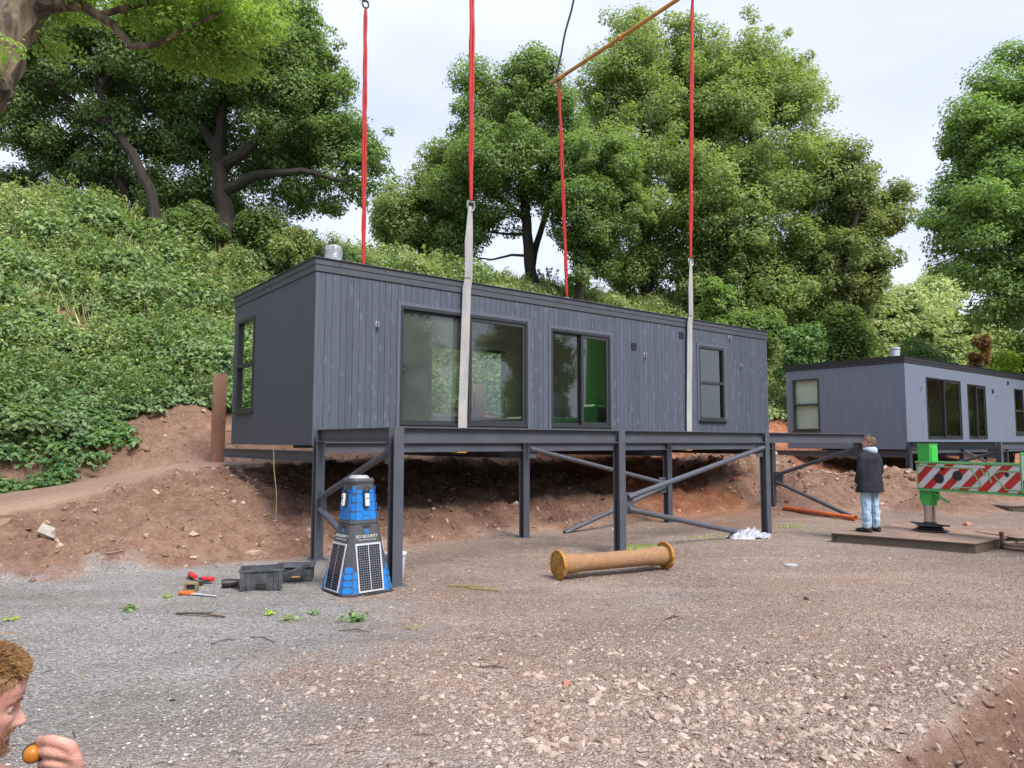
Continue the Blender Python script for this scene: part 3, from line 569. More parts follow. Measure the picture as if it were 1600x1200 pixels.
# ------------------------------------------------------------------ steel deck frames
def ibeam(mb,p,q,h,wd,up=(0,0,1),tf=.014,tw=.01):
    p=np.array(p,float); q=np.array(q,float); d=q-p; L=np.linalg.norm(d); d/=L; up=np.array(up,float); s=np.cross(d,up); s/=np.linalg.norm(s); up=np.cross(s,d)
    Mx=np.stack([s,d,up],1)
    for lo,hi in (((-wd/2,0,-tf),(wd/2,L,0)),((-wd/2,0,-h),(wd/2,L,-h+tf)),((-tw/2,0,-h+tf),(tw/2,L,-tf))): mb.box(lo,hi,Mx,p)
def gusset(mb,c,sx,sy,sz): mb.box((c[0]-sx/2,c[1]-sy/2,c[2]-sz/2),(c[0]+sx/2,c[1]+sy/2,c[2]+sz/2))
def deck(label,loc,zt,du=0,first=True):
    t=thing('steel_deck_frame',label,'steel frame',(loc[0],loc[1],0),YAW)
    us=[-.1+du,3.88+du,7.9+du,11.92+du]; fy=-2.89; ry=-.5
    def gz(u,v): x=loc[0]+u*EU[0]+v*NW[0]; y=loc[1]+u*EU[1]+v*NW[1]; return T1(x,y)
    for i,u in enumerate(us):
        for y in (fy,ry):
            m=MB(); zb=gz(u,y)-.05; top=zt if y==fy else (zt-.003 if i==0 else zt-.19)
            s=.07; 
            for (a,b,c_,d) in ((-s,s,-s,-s+.012),(-s,s,s-.012,s),(-.006,.006,-s+.012,s-.012)): m.box((u+a,y+c_,zb),(u+b,y+d,top))
            m.build('post',M['steel'],t,bev=.002)
            m=MB(); m.box((u-.12,y-.12,zb+.03),(u+.12,y+.12,zb+.055)); m.build('base_plate',M['steel'],t)
    for i in range(3):
        m=MB(); ibeam(m,(us[i]+.072,fy,zt-.004),(us[i+1]-.072,fy,zt-.004),.2,.13); m.build('front_beam',M['steel'],t,bev=.002)
        m=MB(); ibeam(m,(us[i]+(.072 if i==0 else 0),ry,zt-.2),(us[i+1],ry,zt-.2),.16,.12); m.build('rear_beam',M['steel'],t)
        for e in (us[i]+.09,us[i+1]-.09):
            for zz in (zt-.06,zt-.1,zt-.145): MB().tube([(e,fy-.009,zz),(e,fy-.02,zz)],.012,6).build('bolt',M['steel'],t)
    for i in range(4):
        m=MB(); ibeam(m,(us[i],fy+.072,zt-.006),(us[i],ry-.072,zt-.006),.19,.12); m.build('side_beam',M['steel'],t,bev=.002)
        zz=1.6 if first else 1.45
        m=MB(); ibeam(m,(us[i]+(.0 if i else .0),ry+.073,zz),(us[i],4.3,zz),.17,.13); m.build('bearer',M['steel'],t)
    def brace(p,q,r=.045):
        p=np.array(p,float); q=np.array(q,float); d=(q-p)/np.linalg.norm(q-p)
        m=MB(); m.tube([p+d*.1,q-d*.1],r,14); m.build('brace_tube',M['steel'],t,True)
        for e,sg in ((p,1),(q,-1)): MB().tube([e-d*sg*.03,e+d*sg*.12],.05,6).build('brace_end',M['steel'],t)
    zb=-.0
    # front bay between posts 2 and 3
    def plate(u,y,z,ax='x'):
        m=MB(); 
        if ax=='x': m.box((u-.11,y-.012,z-.17),(u+.11,y+.012,z+.17))
        else: m.box((u-.012,y-.11,z-.17),(u+.012,y+.11,z+.17))
        m.build('gusset_plate',M['steel'],t,bev=.002)
    plate(us[1]+.19,fy,zt-1.16); plate(us[2]-.16,fy,zt-.3); brace((us[1]+.2,fy-.02,zt-1.06),(us[2]-.1,fy-.02,zt-.3)); brace((us[1]+.2,fy-.02,zt-1.26),(us[2]-.65,fy-.02,gz(us[2]-.65,fy)+.04))
    # rear bay 2-3, mirrored
    plate(us[1]+.17,ry,zt-.32); plate(us[2]-.17,ry,zt-1.12); brace((us[1]+.13,ry-.02,zt-.32),(us[2]-.15,ry-.02,zt-1.08)); brace((us[2]-.15,ry-.02,zt-1.16),(us[1]+1.0,ry-.02,gz(us[1]+1.,ry)+.02))
    # end frames
    for u in (us[0],us[3]):
        plate(u,ry-.19,zt-1.1,'y'); plate(u,fy+.17,zt-.3,'y'); brace((u,ry-.16,zt-1.0),(u,fy+.15,zt-.3)); brace((u,ry-.16,zt-1.2),(u,fy+.35,gz(u,fy+.3)+.03))
    return t
dk1=deck('dark grey steel post and beam frame with tube braces below the boarded cabin',O,1.931)
dk2=deck('distant steel post and beam frame below the blue-grey cabin',O2,1.76,-1.0,False); dk2.name='steel_deck_frame.001'
# thin cable hanging off frame
x,y=XY(-.12,1.0); tag(MB().tube([(x-.1,y-.1,1.62),(x-.08,y-.12,1.3),(x,y-.2,.9),(x+.02,y-.25,T1(x,y-.25)+.01),(x+.25,y-.5,T1(x+.25,y-.5)+.02)],.008,5).build('hanging_cable',M['cable']),'thin tan cable hanging from the frame under the cabin end down the bank','cable')
# ------------------------------------------------------------------ lifting gear
def ribbon(mb,pts,w,th,wdir):
    """flat strap along pts, width along wdir"""
    pts=[np.array(p,float) for p in pts]; wdir=np.array(wdir,float); w=[w]*len(pts) if np.isscalar(w) else w; rings=[]
    for i,p in enumerate(pts):
        d=pts[min(i+1,len(pts)-1)]-pts[max(i-1,0)]; d/=np.linalg.norm(d); nn=np.cross(d,wdir); nn/=np.linalg.norm(nn)
        rings.append([p-wdir*w[i]/2-nn*th/2,p+wdir*w[i]/2-nn*th/2,p+wdir*w[i]/2+nn*th/2,p-wdir*w[i]/2+nn*th/2])
    mb.rings(rings)
def shackle(parent,p,s,ang=0,mat='metal'):
    m=MB(); pts=[]; 
    for a in np.linspace(-50,230,14): pts.append((p[0]+s*.5*math.cos(R(a))*math.cos(ang),p[1]+s*.5*math.cos(R(a))*math.sin(ang),p[2]-s*.1+s*.62*math.sin(R(a))*-1))
    m.tube(pts,s*.12,7); a,b=np.array(pts[0]),np.array(pts[-1]); m.tube([a+(a-b)*.25,b+(b-a)*.25],s*.14,7); return m.build('shackle',M[mat],parent,True)
E3=np.array([EU[0],EU[1],0]); N3=np.array([NW[0],NW[1],0])
def P3(u,v,z): return O*np.array([1,1,0])+E3*u+N3*v+np.array([0,0,z])
SU=(2.86,9.30); ZB=12.3
for k,us_ in enumerate(SU):
    t=thing('webbing_strap',('wide grey webbing strap wrapped down the boarded wall across the large glass door','wide grey webbing strap wrapped down the boarded wall left of the small right window')[k],'webbing strap',tuple(P3(us_,0,1.6)),0,'grey webbing straps round the cabin'); b=P3(us_,0,1.6)
    m=MB(); f=[P3(us_+.06,-.09,6.1),P3(us_+.05,-.09,5.6),P3(us_+.03,-.09,4.75),P3(us_,-.075,4.55),P3(us_-.05,-.05,2.4),P3(us_-.06,-.05,1.62),P3(us_-.06,.0,1.57),P3(us_-.06,4.15,1.57),P3(us_-.05,4.2,1.65),P3(us_,4.24,4.7),P3(us_,4.26,5.75 if k==0 else 5.8)]
    f=[q-b for q in f]; ribbon(m,f,[.08,.13,.165,.18,.19,.19,.19,.19,.19,.16,.09],.012,E3); m.build('strap',M['web'],t)
    f2=[q-b for q in [P3(us_+.03,-.115,6.1),P3(us_-.03,-.12,5.4),P3(us_+.0,-.105,4.75)]]
    m=MB(); ribbon(m,f2,[.06,.1,.13],.01,E3); m.build('strap_fold',M['web'],t)
    m=MB(); m.box((-.1,-.02,-.02),(.1,.25,.0),rotz(YAW),P3(us_-.06,-.03,1.56)-b); m.build('corner_pad',M['rustend'],t)
def sling(label,p,q,rb=.045,top=True,bot=True,mat='red',name='lifting_sling',cat='lifting sling',group='red slings holding the cabin'):
    p=np.array(p,float); q=np.array(q,float); t=thing(name,label,cat,tuple(p),0,group); d=q-p; L=np.linalg.norm(d)
    for sgn in (-1,1):
        m=MB(); pts=[]; rad=[]
        for k in range(25):
            s=k/24; off=sgn*.028*math.sin(PI*min(1,max(0,s)))**.4+.006*math.sin(s*40+sgn); pts.append(d*s+E3*off+N3*.006*math.sin(s*23+sgn)); rad.append(.03*(1+.12*math.sin(s*61+sgn)))
        m.tube(pts,rad,7); m.build('sling_leg',M[mat],t,True)
    if bot: shackle(t,(0,0,-.09),.16,YAW,'metal')
    if top: shackle(t,tuple(d+np.array([0,0,.1])),.16,YAW,'black')
    return t
sling('red sling at far left, rising from behind the roof by the wrapped flue',P3(2.9,4.26,5.85),P3(2.83,4.26,12.1))
sling('red sling rising from the shackle over the large glass door',P3(2.93,-.09,6.22),P3(2.93,-.09,12.8))
sling('red sling hanging from the visible end of the yellow spreader bar',P3(9.3,4.26,5.9),P3(9.03,4.26,12.1))
sling('rightmost red sling, rising from the shackle near the small window',P3(9.36,-.09,6.16),P3(9.62,-.09,12.8))
for k,(ua,ub) in enumerate(((2.83,2.93),(9.0,9.6))):
    a=P3(ua,4.6,ZB+(.2,0)[k]); b=P3(ub,-.45,ZB+.75); t=thing('spreader_bar',('hidden left spreader bar above the top edge of the photo','worn yellow spreader bar slanting up to the top edge')[k],'spreader bar',tuple(a),0,'spreader bars of the lift')
    d=b-a; m=MB(); m.tube([0*d,d],.055,14); m.build('tube',M['yellow'],t,True)
    for s in (.075,.5,.925):
        m=MB(); m.tube([d*(s-.008),d*(s-.007),d*(s+.007),d*(s+.008)],[.075,.085,.085,.075],14); m.box((-.1,-.02,-.02),(.1,.02,.02),rotz(YAW),d*s); m.build('collar',M['yellow'],t)
    for s in (.065,.935):
        m=MB(); m.box((-.012,-.05,-.2),(.012,.05,-.04),rotz(YAW+.0),d*s); m.build('lug',M['yellow'],t)
hook=P3(6.1,2.1,29)
nm=('dark green strop above the left rear of the cabin','dark green strop above the left front of the cabin','dark green strop rising from the end of the yellow spreader bar to the top edge','dark green strop above the right front of the cabin')
kk=0
for ua,ub in ((2.83,2.93),(9.0,9.6)):
    for u_,v_ in ((ua,4.35),(ub,-.2)):
        p=P3(u_,v_,ZB+(.22 if v_>0 else .95)); q=P3((ua+ub)/2,2.1,19.3); t=thing('lifting_strop',nm[kk],'lifting strop',tuple(p),0,'green strops to the crane hook'); kk+=1
        m=MB(); pts=[(q-p)*s+E3*.02*math.sin(s*30) for s in np.linspace(0,1,40)]; m.tube(pts,.04,7,ell=.6); m.build('strop',M['darkgreen'],t,True); shackle(t,(0,0,-.1),.16,YAW,'metal')

for k,u_ in enumerate((2.88,9.3)):
    p=P3(u_,2.1,19.3); q=hook; t=thing('lifting_strop','%s upper strop running to the crane hook above the photo'%('left','right')[k],'lifting strop',tuple(p),0,'green strops to the crane hook')
    MB().tube([(q-p)*s_+E3*.02*math.sin(s_*30) for s_ in np.linspace(0,1,30)],.04,7,ell=.6).build('strop',M['darkgreen'],t,True); shackle(t,(0,0,0),.2,YAW,'metal')
# ------------------------------------------------------------------ trees
M['lf_oak']=leafmat('oak_leaves',(.065,.108,.042),(.105,.165,.06),(.17,.245,.085),.45)
M['lf_near']=leafmat('near_oak_leaves',(.105,.17,.042),(.16,.245,.06),(.235,.325,.085),.45,.6)
M['lf_dark']=leafmat('dark_oak_leaves',(.055,.092,.042),(.092,.145,.06),(.15,.215,.08),.45)
M['lf_big']=leafmat('big_tree_leaves',(.09,.13,.052),(.15,.205,.078),(.235,.295,.112),.45,.25)
M['lf_brown']=leafmat('olive_leaves',(.085,.11,.042),(.135,.165,.062),(.20,.235,.09),.42,.4)
M['lf_right']=leafmat('right_tree_leaves',(.075,.13,.05),(.125,.2,.066),(.20,.30,.095),.45,.3)
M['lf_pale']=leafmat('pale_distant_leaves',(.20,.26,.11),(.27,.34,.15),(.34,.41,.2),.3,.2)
M['lf_shrub']=leafmat('shrub_leaves',(.06,.12,.05),(.10,.18,.07),(.17,.27,.10),.35,.8)
M['lf_yel']=leafmat('yellow_green_leaves',(.16,.26,.04),(.24,.36,.05),(.32,.44,.07),.4,.8)
M['lf_red']=leafmat('russet_leaves',(.18,.10,.05),(.25,.14,.07),(.3,.2,.09),.3,.8)
M['lf_bramble']=leafmat('bramble_leaves',(.05,.092,.042),(.088,.142,.066),(.165,.235,.115),.3,.9)
M['lf_grass']=leafmat('slope_grass',(.17,.21,.075),(.25,.29,.11),(.37,.39,.18),.35,.5)
M['lf_bramble2']=leafmat('bramble_mound_leaves',(.055,.10,.045),(.10,.158,.07),(.19,.265,.11),.35,1.5)
M['lf_pale2']=leafmat('pale_weed_leaves',(.13,.17,.07),(.2,.25,.1),(.3,.34,.17),.35,1.2)
M['lf_weed']=leafmat('mixed_slope_leaves',(.095,.13,.052),(.165,.21,.085),(.265,.31,.14),.35,.7,dead=(.22,.15,.08))
M['lf_broad']=leafmat('broad_bank_leaves',(.05,.115,.055),(.085,.17,.08),(.18,.275,.10),.35,1.2)
def unit(n): return nrm(rng.normal(size=(n,3)))
def tree(name,label,cat,trunks,lobes,nsub,nleaf,lsize,lmat,bark='bark',group=None,base_d=None,subr=(.55,1.1),limbs=.5,flat=.8,inner=.28,rmin=.5):
    """trunks: list of [(px,py,d,radius_m)...]; lobes (px,py,d,rx_px,ry_px)"""
    b0=trunks[0][0]; base=D(b0[0],b0[1],b0[2]); t=thing(name,label,cat,tuple(base),0,group)
    C=[];Rr=[]
    for (px,py,d,rx,ry) in lobes: C.append(D(px,py,d)); s=d/FPX; Rr.append((rx*s,(rx+ry)*.5*s,ry*s))
    C=np.array(C);Rr=np.array(Rr); vol=(Rr[:,0]*Rr[:,2]); cnt=rng.choice(len(C),nsub,p=vol/vol.sum())
    dr=unit(nsub); rad=np.where(rng.random(nsub)<inner,rng.uniform(.15,.6,nsub),rng.uniform(.72,1.0,nsub))
    far_out=rng.random(nsub)<.2; rad=np.where(far_out,rng.uniform(1.0,1.28,nsub),rad); SC=C[cnt]+dr*Rr[cnt]*rad[:,None]; SR=rng.uniform(subr[0]*.8,subr[1],nsub)*np.where(far_out,.5,1)*rng.uniform(.7,1.2,nsub)
    # skeleton
    m=MB(); nodes=[]
    for tr in trunks:
        pts=[D(*q[:3])-base for q in tr]; rr=[q[3] for q in tr]
        # subdivide with wobble
        P=[];Q=[]
        for i in range(len(pts)-1):
            for s in np.linspace(0,1,5)[:-1]: P.append(pts[i]*(1-s)+pts[i+1]*s+rng.normal(0,.035,3)*(s>0)*min(1,rr[i]*3)); Q.append(rr[i]*(1-s)+rr[i+1]*s)
        P.append(pts[-1]);Q.append(rr[-1])
        if tr is trunks[0] or tr[0][1]>b0[1]-8: Q[0]*=1.3; P.insert(0,P[0]-np.array([0,0,1.6])); Q.insert(0,Q[0]*1.15)
        m.tube(P,Q,9); nodes+= [(p,q) for p,q in zip(P[2:],Q[2:])]
    NP=np.array([n_[0] for n_ in nodes]); NR=[n_[1] for n_ in nodes]
    pick=rng.permutation(nsub)[:int(nsub*limbs)]
    for i in pick:
        tgt=SC[i]-base; dist=np.linalg.norm((NP-tgt)*np.array([1,1,1.3]),axis=1)+ np.where(NP[:,2]>tgt[2]+.5,3,0); j=int(np.argmin(dist)); s0=NP[j]; L=np.linalg.norm(tgt-s0)
        if L<.4: continue
        r0=min(NR[j]*.75,.02+L*.017); mid=(s0+tgt)/2+rng.normal(0,.10,3)*L*.7+np.array([0,0,.06*L]); q1=s0*.55+mid*.45+rng.normal(0,.03,3)*L; q3=mid*.45+tgt*.55+rng.normal(0,.05,3)*L
        m.tube([s0,q1,mid,q3,tgt],[r0,r0*.8,r0*.6,r0*.38,.012],5,False)
        if len(NP)<900: NP=np.vstack([NP,q1,mid,q3]); NR+= [r0*.8,r0*.6,r0*.38]
    m.build('trunk',M[bark],t,True)
    # leaves
    w=SR**2; k=rng.choice(nsub,nleaf,p=w/w.sum()); dd=unit(nleaf); rf=rng.uniform(.2,1.0,nleaf)**.6*np.where(rng.random(nleaf)<.12,rng.uniform(1,1.35,nleaf),1)
    loc_=SC[k]+dd*(SR[k]*rf)[:,None]*np.array([1,1,flat]); loc_[:,2]-= .12*SR[k]*((dd[:,:2]**2).sum(1))
    outw=nrm(loc_-C[cnt[k]]); nn=nrm(dd*.55+outw*.35+np.array([0,0,.75])+rng.normal(size=(nleaf,3))*.45)
    V=leafquads(loc_-base,nn,lsize*rng.uniform(.5,1.4,nleaf))
    quads('crown',V,M[lmat],t); return t
def shrub(name,label,px,py,d,rx,ry,n,ls,lmat,cat='shrub',group=None,stem=True):
    c=D(px,py,d); s=d/FPX; z=T1(c[0],c[1]); top=c[2]+ry*s; z=min(z,top-.6)
    if c[2]-z>ry*s*.8: c[2]=(top+z)/2; ry=(top-z)/2/s*1.05; n=int(n*1.5)
    base=np.array([c[0],c[1],min(z,c[2])]); t=thing(name,label,cat,tuple(base),0,group)
    ns=26; dr=unit(ns); dr[:,2]=np.abs(dr[:,2])*1.2-.3; Rr=np.array([rx*s,rx*s*.8,ry*s]); SC=c+dr*Rr*rng.uniform(.4,.95,(ns,1)); SR=rng.uniform(.25,.5,ns)*min(rx,ry)*s*1.1
    k=rng.integers(0,ns,n); dd=unit(n); P=SC[k]+dd*(SR[k]*rng.uniform(.3,1,n)**.6)[:,None]; nn=nrm(dd*.5+np.array([0,0,.8])+rng.normal(size=(n,3))*.5)
    quads('foliage',leafquads(P-base,nn,ls*rng.uniform(.6,1.3,n)),M[lmat],t)
    m=MB()
    for i in range(12):
        m.tube([(0,0,-.1),(SC[i]-base)*.5+rng.normal(0,.05,3),SC[i]-base],[.025,.018,.006],5,False)
    m.build('stems',M['bark'],t); return t
tree('oak_tree','oak on the left bank with a bare trunk leaning left below dark foliage','tree',
 [[(243,352,27,.24),(235,300,27,.21),(205,240,27,.17),(172,198,27,.13),(152,140,27,.12),(135,60,27,.08)],[(172,198,27,.2),(110,160,27,.13),(70,130,26,.08)],[(190,355,28,.2),(192,300,28,.17),(175,250,28,.12)],[(152,140,27,.12),(190,90,27.5,.08),(215,40,28,.05)]],
 [(110,110,27,95,80),(220,60,27,110,70),(60,210,28,75,55),(160,235,28.5,95,45),(260,190,28.5,70,55),(120,290,29.5,110,30),(20,80,27,70,90),(240,285,29,70,40),(30,290,29,60,40),(200,130,29,120,60)],
 330,105000,.13,'lf_dark','bark',subr=(.5,.95))
tree('oak_tree','widest oak on the left bank, spreading over the crest with low branches to the right','tree',
 [[(352,352,28,.38),(343,300,28,.33),(342,240,28,.27),(345,180,28,.18),(350,110,28,.14)],[(346,262,28,.28),(385,235,27.5,.2),(430,190,27.5,.12),(480,150,27,.06)],[(350,300,28,.24),(400,275,27.5,.18),(470,268,27.2,.12),(540,285,27,.05)],[(342,240,28,.24),(300,180,28,.15),(270,120,28,.08)],[(350,110,28,.12),(400,60,28,.08)]],
 [(400,90,28,110,85),(460,170,28,95,65),(370,30,28,110,60),(520,215,28,70,50),(340,150,28.5,90,60),(550,262,28,45,45),(455,300,29,70,26),(590,240,28,26,26),(300,230,29.5,70,45),(420,240,29,80,40),(330,300,30,80,40),(480,110,28,60,45),(540,300,28.5,45,30)],
 380,135000,.13,'lf_oak','bark',subr=(.5,.95))
tree('oak_tree','nearest oak at the top left corner, pale bark and bright yellow-green leaves','tree',
 [[(-230,520,8.5,.36),(-135,320,9,.34),(-45,150,9.5,.32),(25,40,10,.28),(80,-60,10.5,.25),(150,-190,11,.22)],[(62,8,10,.11),(130,12,10,.075),(175,40,10,.06),(205,75,10,.05),(245,70,10,.04),(290,45,10,.028),(345,20,10,.02)],[(150,26,10,.05),(230,5,10,.035),(320,60,10.4,.02),(400,95,10.6,.012)],[(-25,160,9.5,.25),(-5,120,9.3,.2)]],
 [(330,25,10.2,110,45),(230,-30,10,130,50),(385,75,10.8,55,42),(300,85,10.6,55,26),(120,-25,10,60,35),(8,65,9,16,18),(85,75,10.5,26,30),(400,20,11,40,55),(-60,100,9,40,60),(100,20,10.5,40,26)],
 230,21000,.065,'lf_near','barkn',subr=(.16,.40),limbs=.75,flat=.5)
tree('oak_tree','low round tree in the gap between the left oaks and the tall trees','tree',
 [[(660,415,42,.2),(655,360,42,.17),(650,310,42,.1)]],[(640,330,42,50,55),(690,275,43,45,50),(610,350,42,30,35),(665,380,42,50,25),(700,350,43,40,50)],180,52000,.18,'lf_big',subr=(.7,1.2))
tree('oak_tree','dark oak behind the cabin with bare paired trunks, left of the tall domed trees','tree',
 [[(832,452,39,.33),(826,400,39,.3),(820,330,39,.26),(812,250,39,.18),(800,170,39,.1)],[(822,452,40,.2),(838,380,39.5,.18),(860,310,39,.13),(880,240,39,.08)],[(822,345,39,.18),(770,300,39,.12),(725,270,39,.06)]],
 [(800,140,39.5,55,48),(745,200,39.5,48,45),(850,190,40,55,60),(715,290,39.5,38,45),(790,250,38.5,75,60),(760,340,39,60,30),(880,280,39,50,60),(700,380,40,30,30),(835,105,39.5,30,22),(740,130,40,25,22)],
 270,100000,.165,'lf_oak',subr=(.6,1.15),limbs=.7)
tree('broadleaf_tree','slim tree with ivy on its stem, just right of the paired trunks','tree',
 [[(905,470,37,.2),(902,400,37,.18),(905,320,37,.14),(915,240,37,.07)]],[(930,260,37.5,60,50),(905,330,37,48,50),(960,330,38,50,50),(903,410,37,16,45),(935,390,38,35,35)],150,62000,.16,'lf_oak',subr=(.55,1.0))
tree('broadleaf_tree','tallest domed tree, left of the pair above the middle of the cabin','tree',
 [[(1010,505,44,.45),(1008,400,44,.4),(1005,280,44,.3),(1000,150,45,.15)]],[(1010,75,46,72,55),(1095,130,46.5,50,80),(1085,250,45,55,70),(960,140,46,55,60),(1045,160,45,70,80),(950,230,45,60,60),(1010,290,43.5,90,75),(940,330,44,55,60),(1060,380,44,70,60),(990,420,44,55,45),(1075,90,47,40,50)],
 420,150000,.185,'lf_big',subr=(.8,1.5),limbs=.35)
tree('broadleaf_tree','widest domed tree, right of the pair above the right end of the cabin','tree',
 [[(1170,520,43,.5),(1172,420,43,.42),(1175,300,43,.34),(1175,150,44,.15)],[(1120,510,42,.25),(1110,420,42,.22),(1100,330,42,.15)],[(1240,520,43,.22),(1250,420,43,.2),(1260,320,43,.1)]],
 [(1175,105,46,75,65),(1225,165,45,62,75),(1125,190,45,70,90),(1200,260,43,90,80),(1260,290,44,60,75),(1120,310,42,75,60),(1180,380,42.5,90,60),(1260,400,43,70,60),(1110,430,42,55,45),(1215,470,42,90,35),(1290,360,44,35,60)],
 480,175000,.185,'lf_big',subr=(.8,1.5),limbs=.4)
tree('broadleaf_tree','olive-brown tree thinning out at the right shoulder of the domed trees','tree',
 [[(1300,515,41,.3),(1310,440,41,.24),(1330,370,41,.16),(1345,300,41,.08)]],[(1325,270,42,32,42),(1345,330,42,45,40),(1385,335,42,28,26),(1330,400,41,55,45),(1370,395,41,26,28),(1310,450,41,45,35),(1400,300,42,14,12),(1350,445,41,25,22)],
 180,52000,.18,'lf_brown',subr=(.5,1.0),limbs=.7)
tree('broadleaf_tree','fresh green layered tree filling the right edge of the photo','tree',
 [[(1625,560,30,.45),(1612,450,30,.38),(1600,330,30,.3),(1590,200,30,.15)],[(1612,450,30,.22),(1560,400,30,.15),(1500,360,30,.06)],[(1604,380,30,.2),(1550,300,30,.12),(1500,280,30,.05)]],
 [(1560,190,31,75,70),(1545,350,30,75,60),(1575,140,31,60,45),(1620,110,31,50,60),(1530,210,31,50,38),(1600,230,30,80,60),(1510,290,31,45,35),(1570,320,29.5,80,55),(1480,340,31,40,22),(1540,400,29.5,70,45),(1610,420,29.5,70,70),(1500,420,30.5,40,22),(1560,480,30,60,30),(1650,300,30,60,110)],
 330,115000,.145,'lf_right',subr=(.5,1.1),limbs=.5,flat=.65)
# white blossoms on the slope
tree('broadleaf_tree','pale distant rounded tree low in the sky gap at the right','tree',
 [[(1450,520,88,.4),(1450,470,88,.3),(1450,440,88,.15)]],[(1450,450,88,48,28),(1480,440,90,30,20),(1410,465,88,30,18),(1440,485,85,60,20)],90,20000,.4,'lf_pale',subr=(1.2,2.2),limbs=.2)
tree('young_tree','small dark sapling on the meadow in front of the pale distant tree','tree',
 [[(1424,525,44,.07),(1422,495,44,.06),(1420,470,44,.03)]],[(1418,470,44,13,11),(1426,482,44,10,10)],24,2600,.2,'lf_dark',subr=(.2,.4))
shrub('hazel_shrub','grey-green bush left of the distant cabin roof, below the domed trees',1250,515,34,38,32,7000,.17,'lf_shrub')
shrub('hazel_shrub','dark bush at the foot of the domed trees on the crest',1170,500,38,60,24,7000,.2,'lf_oak')
shrub('hazel_shrub','dark bush under the olive-brown tree',1315,505,38,50,28,7000,.2,'lf_oak')
shrub('hazel_shrub','green bush above the middle of the distant cabin roof',1450,545,33,60,26,8000,.17,'lf_shrub')
shrub('hazel_shrub','small russet bush near the right edge above the distant cabin',1530,525,33,18,30,2500,.16,'lf_red')
shrub('hazel_shrub','bright yellow-green bush at the right edge above the distant cabin',1570,545,31,42,20,6000,.17,'lf_yel')
shrub('hazel_shrub','dark bush under the layered tree at the right edge',1600,500,34,70,40,9000,.19,'lf_oak')
shrub('hazel_shrub','green branch spray hanging low beside the right grey strap',1118,440,36,32,40,6000,.18,'lf_right')
shrub('hazel_shrub','dark undergrowth bush between the two left oak trunks',290,345,27,60,22,7000,.15,'lf_dark')
shrub('hazel_shrub','dark undergrowth bush right of the widest left oak',410,350,28,50,20,5000,.15,'lf_dark')
shrub('hazel_shrub','pale dry bush on the crest above the cabin corner',455,365,27,35,18,3000,.13,'lf_weed')
shrub('hazel_shrub','light green bush on the crest right of the left rear red sling',650,408,30,40,12,3500,.14,'lf_weed')
shrub('hazel_shrub','light green bush on the crest right of the hanging sling',960,462,32,30,14,3000,.14,'lf_weed')
# crane truck to the right makes the green in the window reflections; trees across the yard behind the camera
def behind():
    src=[o for o in bpy.data.objects if o.get('label','').startswith('widest domed')][0]
    for i,(x,y,s,rz) in enumerate(((-16,-14,.8,.5),(-6,-19,.85,2.1),(4,-21,.9,3.4),(14,-20,.85,4.4),(24,-15,.9,5.2),(34,-6,.9,1.2),(44,4,.9,2.6),(*XY(42,-13),.9,.3),(*XY(53,-13),.95,1.9),(*XY(66,-15),.95,3.),(*XY(80,-14),1.,4.))):
        o=src.copy(); link(o); o.location=(x,y,-.5); o.scale=(s,s,s); o.rotation_euler=(0,0,rz); o['label']='%s tree across the yard behind the camera, only reflected in the cabin glass'%('first','second','third','fourth','fifth','sixth','seventh','eighth','ninth','tenth','last')[i]; o['group']='trees reflected in the glass'
        for ch in src.children: c=ch.copy(); link(c); c.parent=o
behind()
# ------------------------------------------------------------------ cover on the slope (stuff)
def cover(name,label,cat,mat,ndome,nper,u0,u1,v0,v1,ls,rsz,seed,thr,zf=.55,hz=.0,asp=.6):
    r=np.random.default_rng(seed); n=ndome*6; u=r.uniform(u0,u1,n); v=r.uniform(v0,v1,n); x,y=XY(u,v)
    dist=np.hypot(x,y); ok=(y>1)&(np.abs(x/np.maximum(y,.1))<1.0)&(r.random(n)<np.clip((16/dist)**(1.6 if name!='meadow_plants' else .3),.05,1)); msk=thr(u,v,x,y)*(1-.93*sm(.64,.70,fbm(u*.55+90,v*.55,3))*sm(14,12,u)); ok&=(r.random(n)<msk)
    x,y=x[ok][:ndome],y[ok][:ndome]; dist=dist[ok][:ndome]; n=len(x); rad=rsz*r.uniform(.6,1.4,n)*(dist/18)**.7; z=terr(x,y)
    k=np.repeat(np.arange(n),nper); m=len(k); dd=nrm(r.normal(size=(m,3))); dd[:,2]=np.abs(dd[:,2])*1.0-.15
    rr=r.uniform(.35,1,m)**.7
    P=np.stack([x[k],y[k],z[k]+hz],1)+dd*(rad[k]*rr)[:,None]*np.array([1,1,zf]); nn=nrm(dd*.6+np.array([0,-.1,.7])+r.normal(size=(m,3))*.45)
    o=quads(name,leafquads(P,nn,ls*(dist[k]/16)**.75*r.uniform(.6,1.35,m),asp),M[mat]); tag(o,label,cat,kind='stuff'); return n
edge=lambda u,v: veff(u,v)+(fbm(u*3.1+9,v*2.2,3)-.5)*1.1> (7.1+1.2*sm(-2.2,-.6,u)-.9*sm(-2.5,-4.5,u)+ (fbm(u*1.3,v*.3,3)-.5)*1.0)
far_=lambda u,v: sm(13.5,15,u)*sm(30,24,u)*sm(10.3,9,v)      # bare earth behind the distant cabin
lown=lambda u,v: fbm(u*.45+5,v*.45,4)
cover('bramble_cover','dense dark green brambles covering the lower slope','brambles','lf_bramble',1900,130,-17,14,6.2,14.5,.115,.34,1,lambda u,v,x,y: edge(u,v)*sm(15,10.5,v+(lown(u,v)-.5)*9))
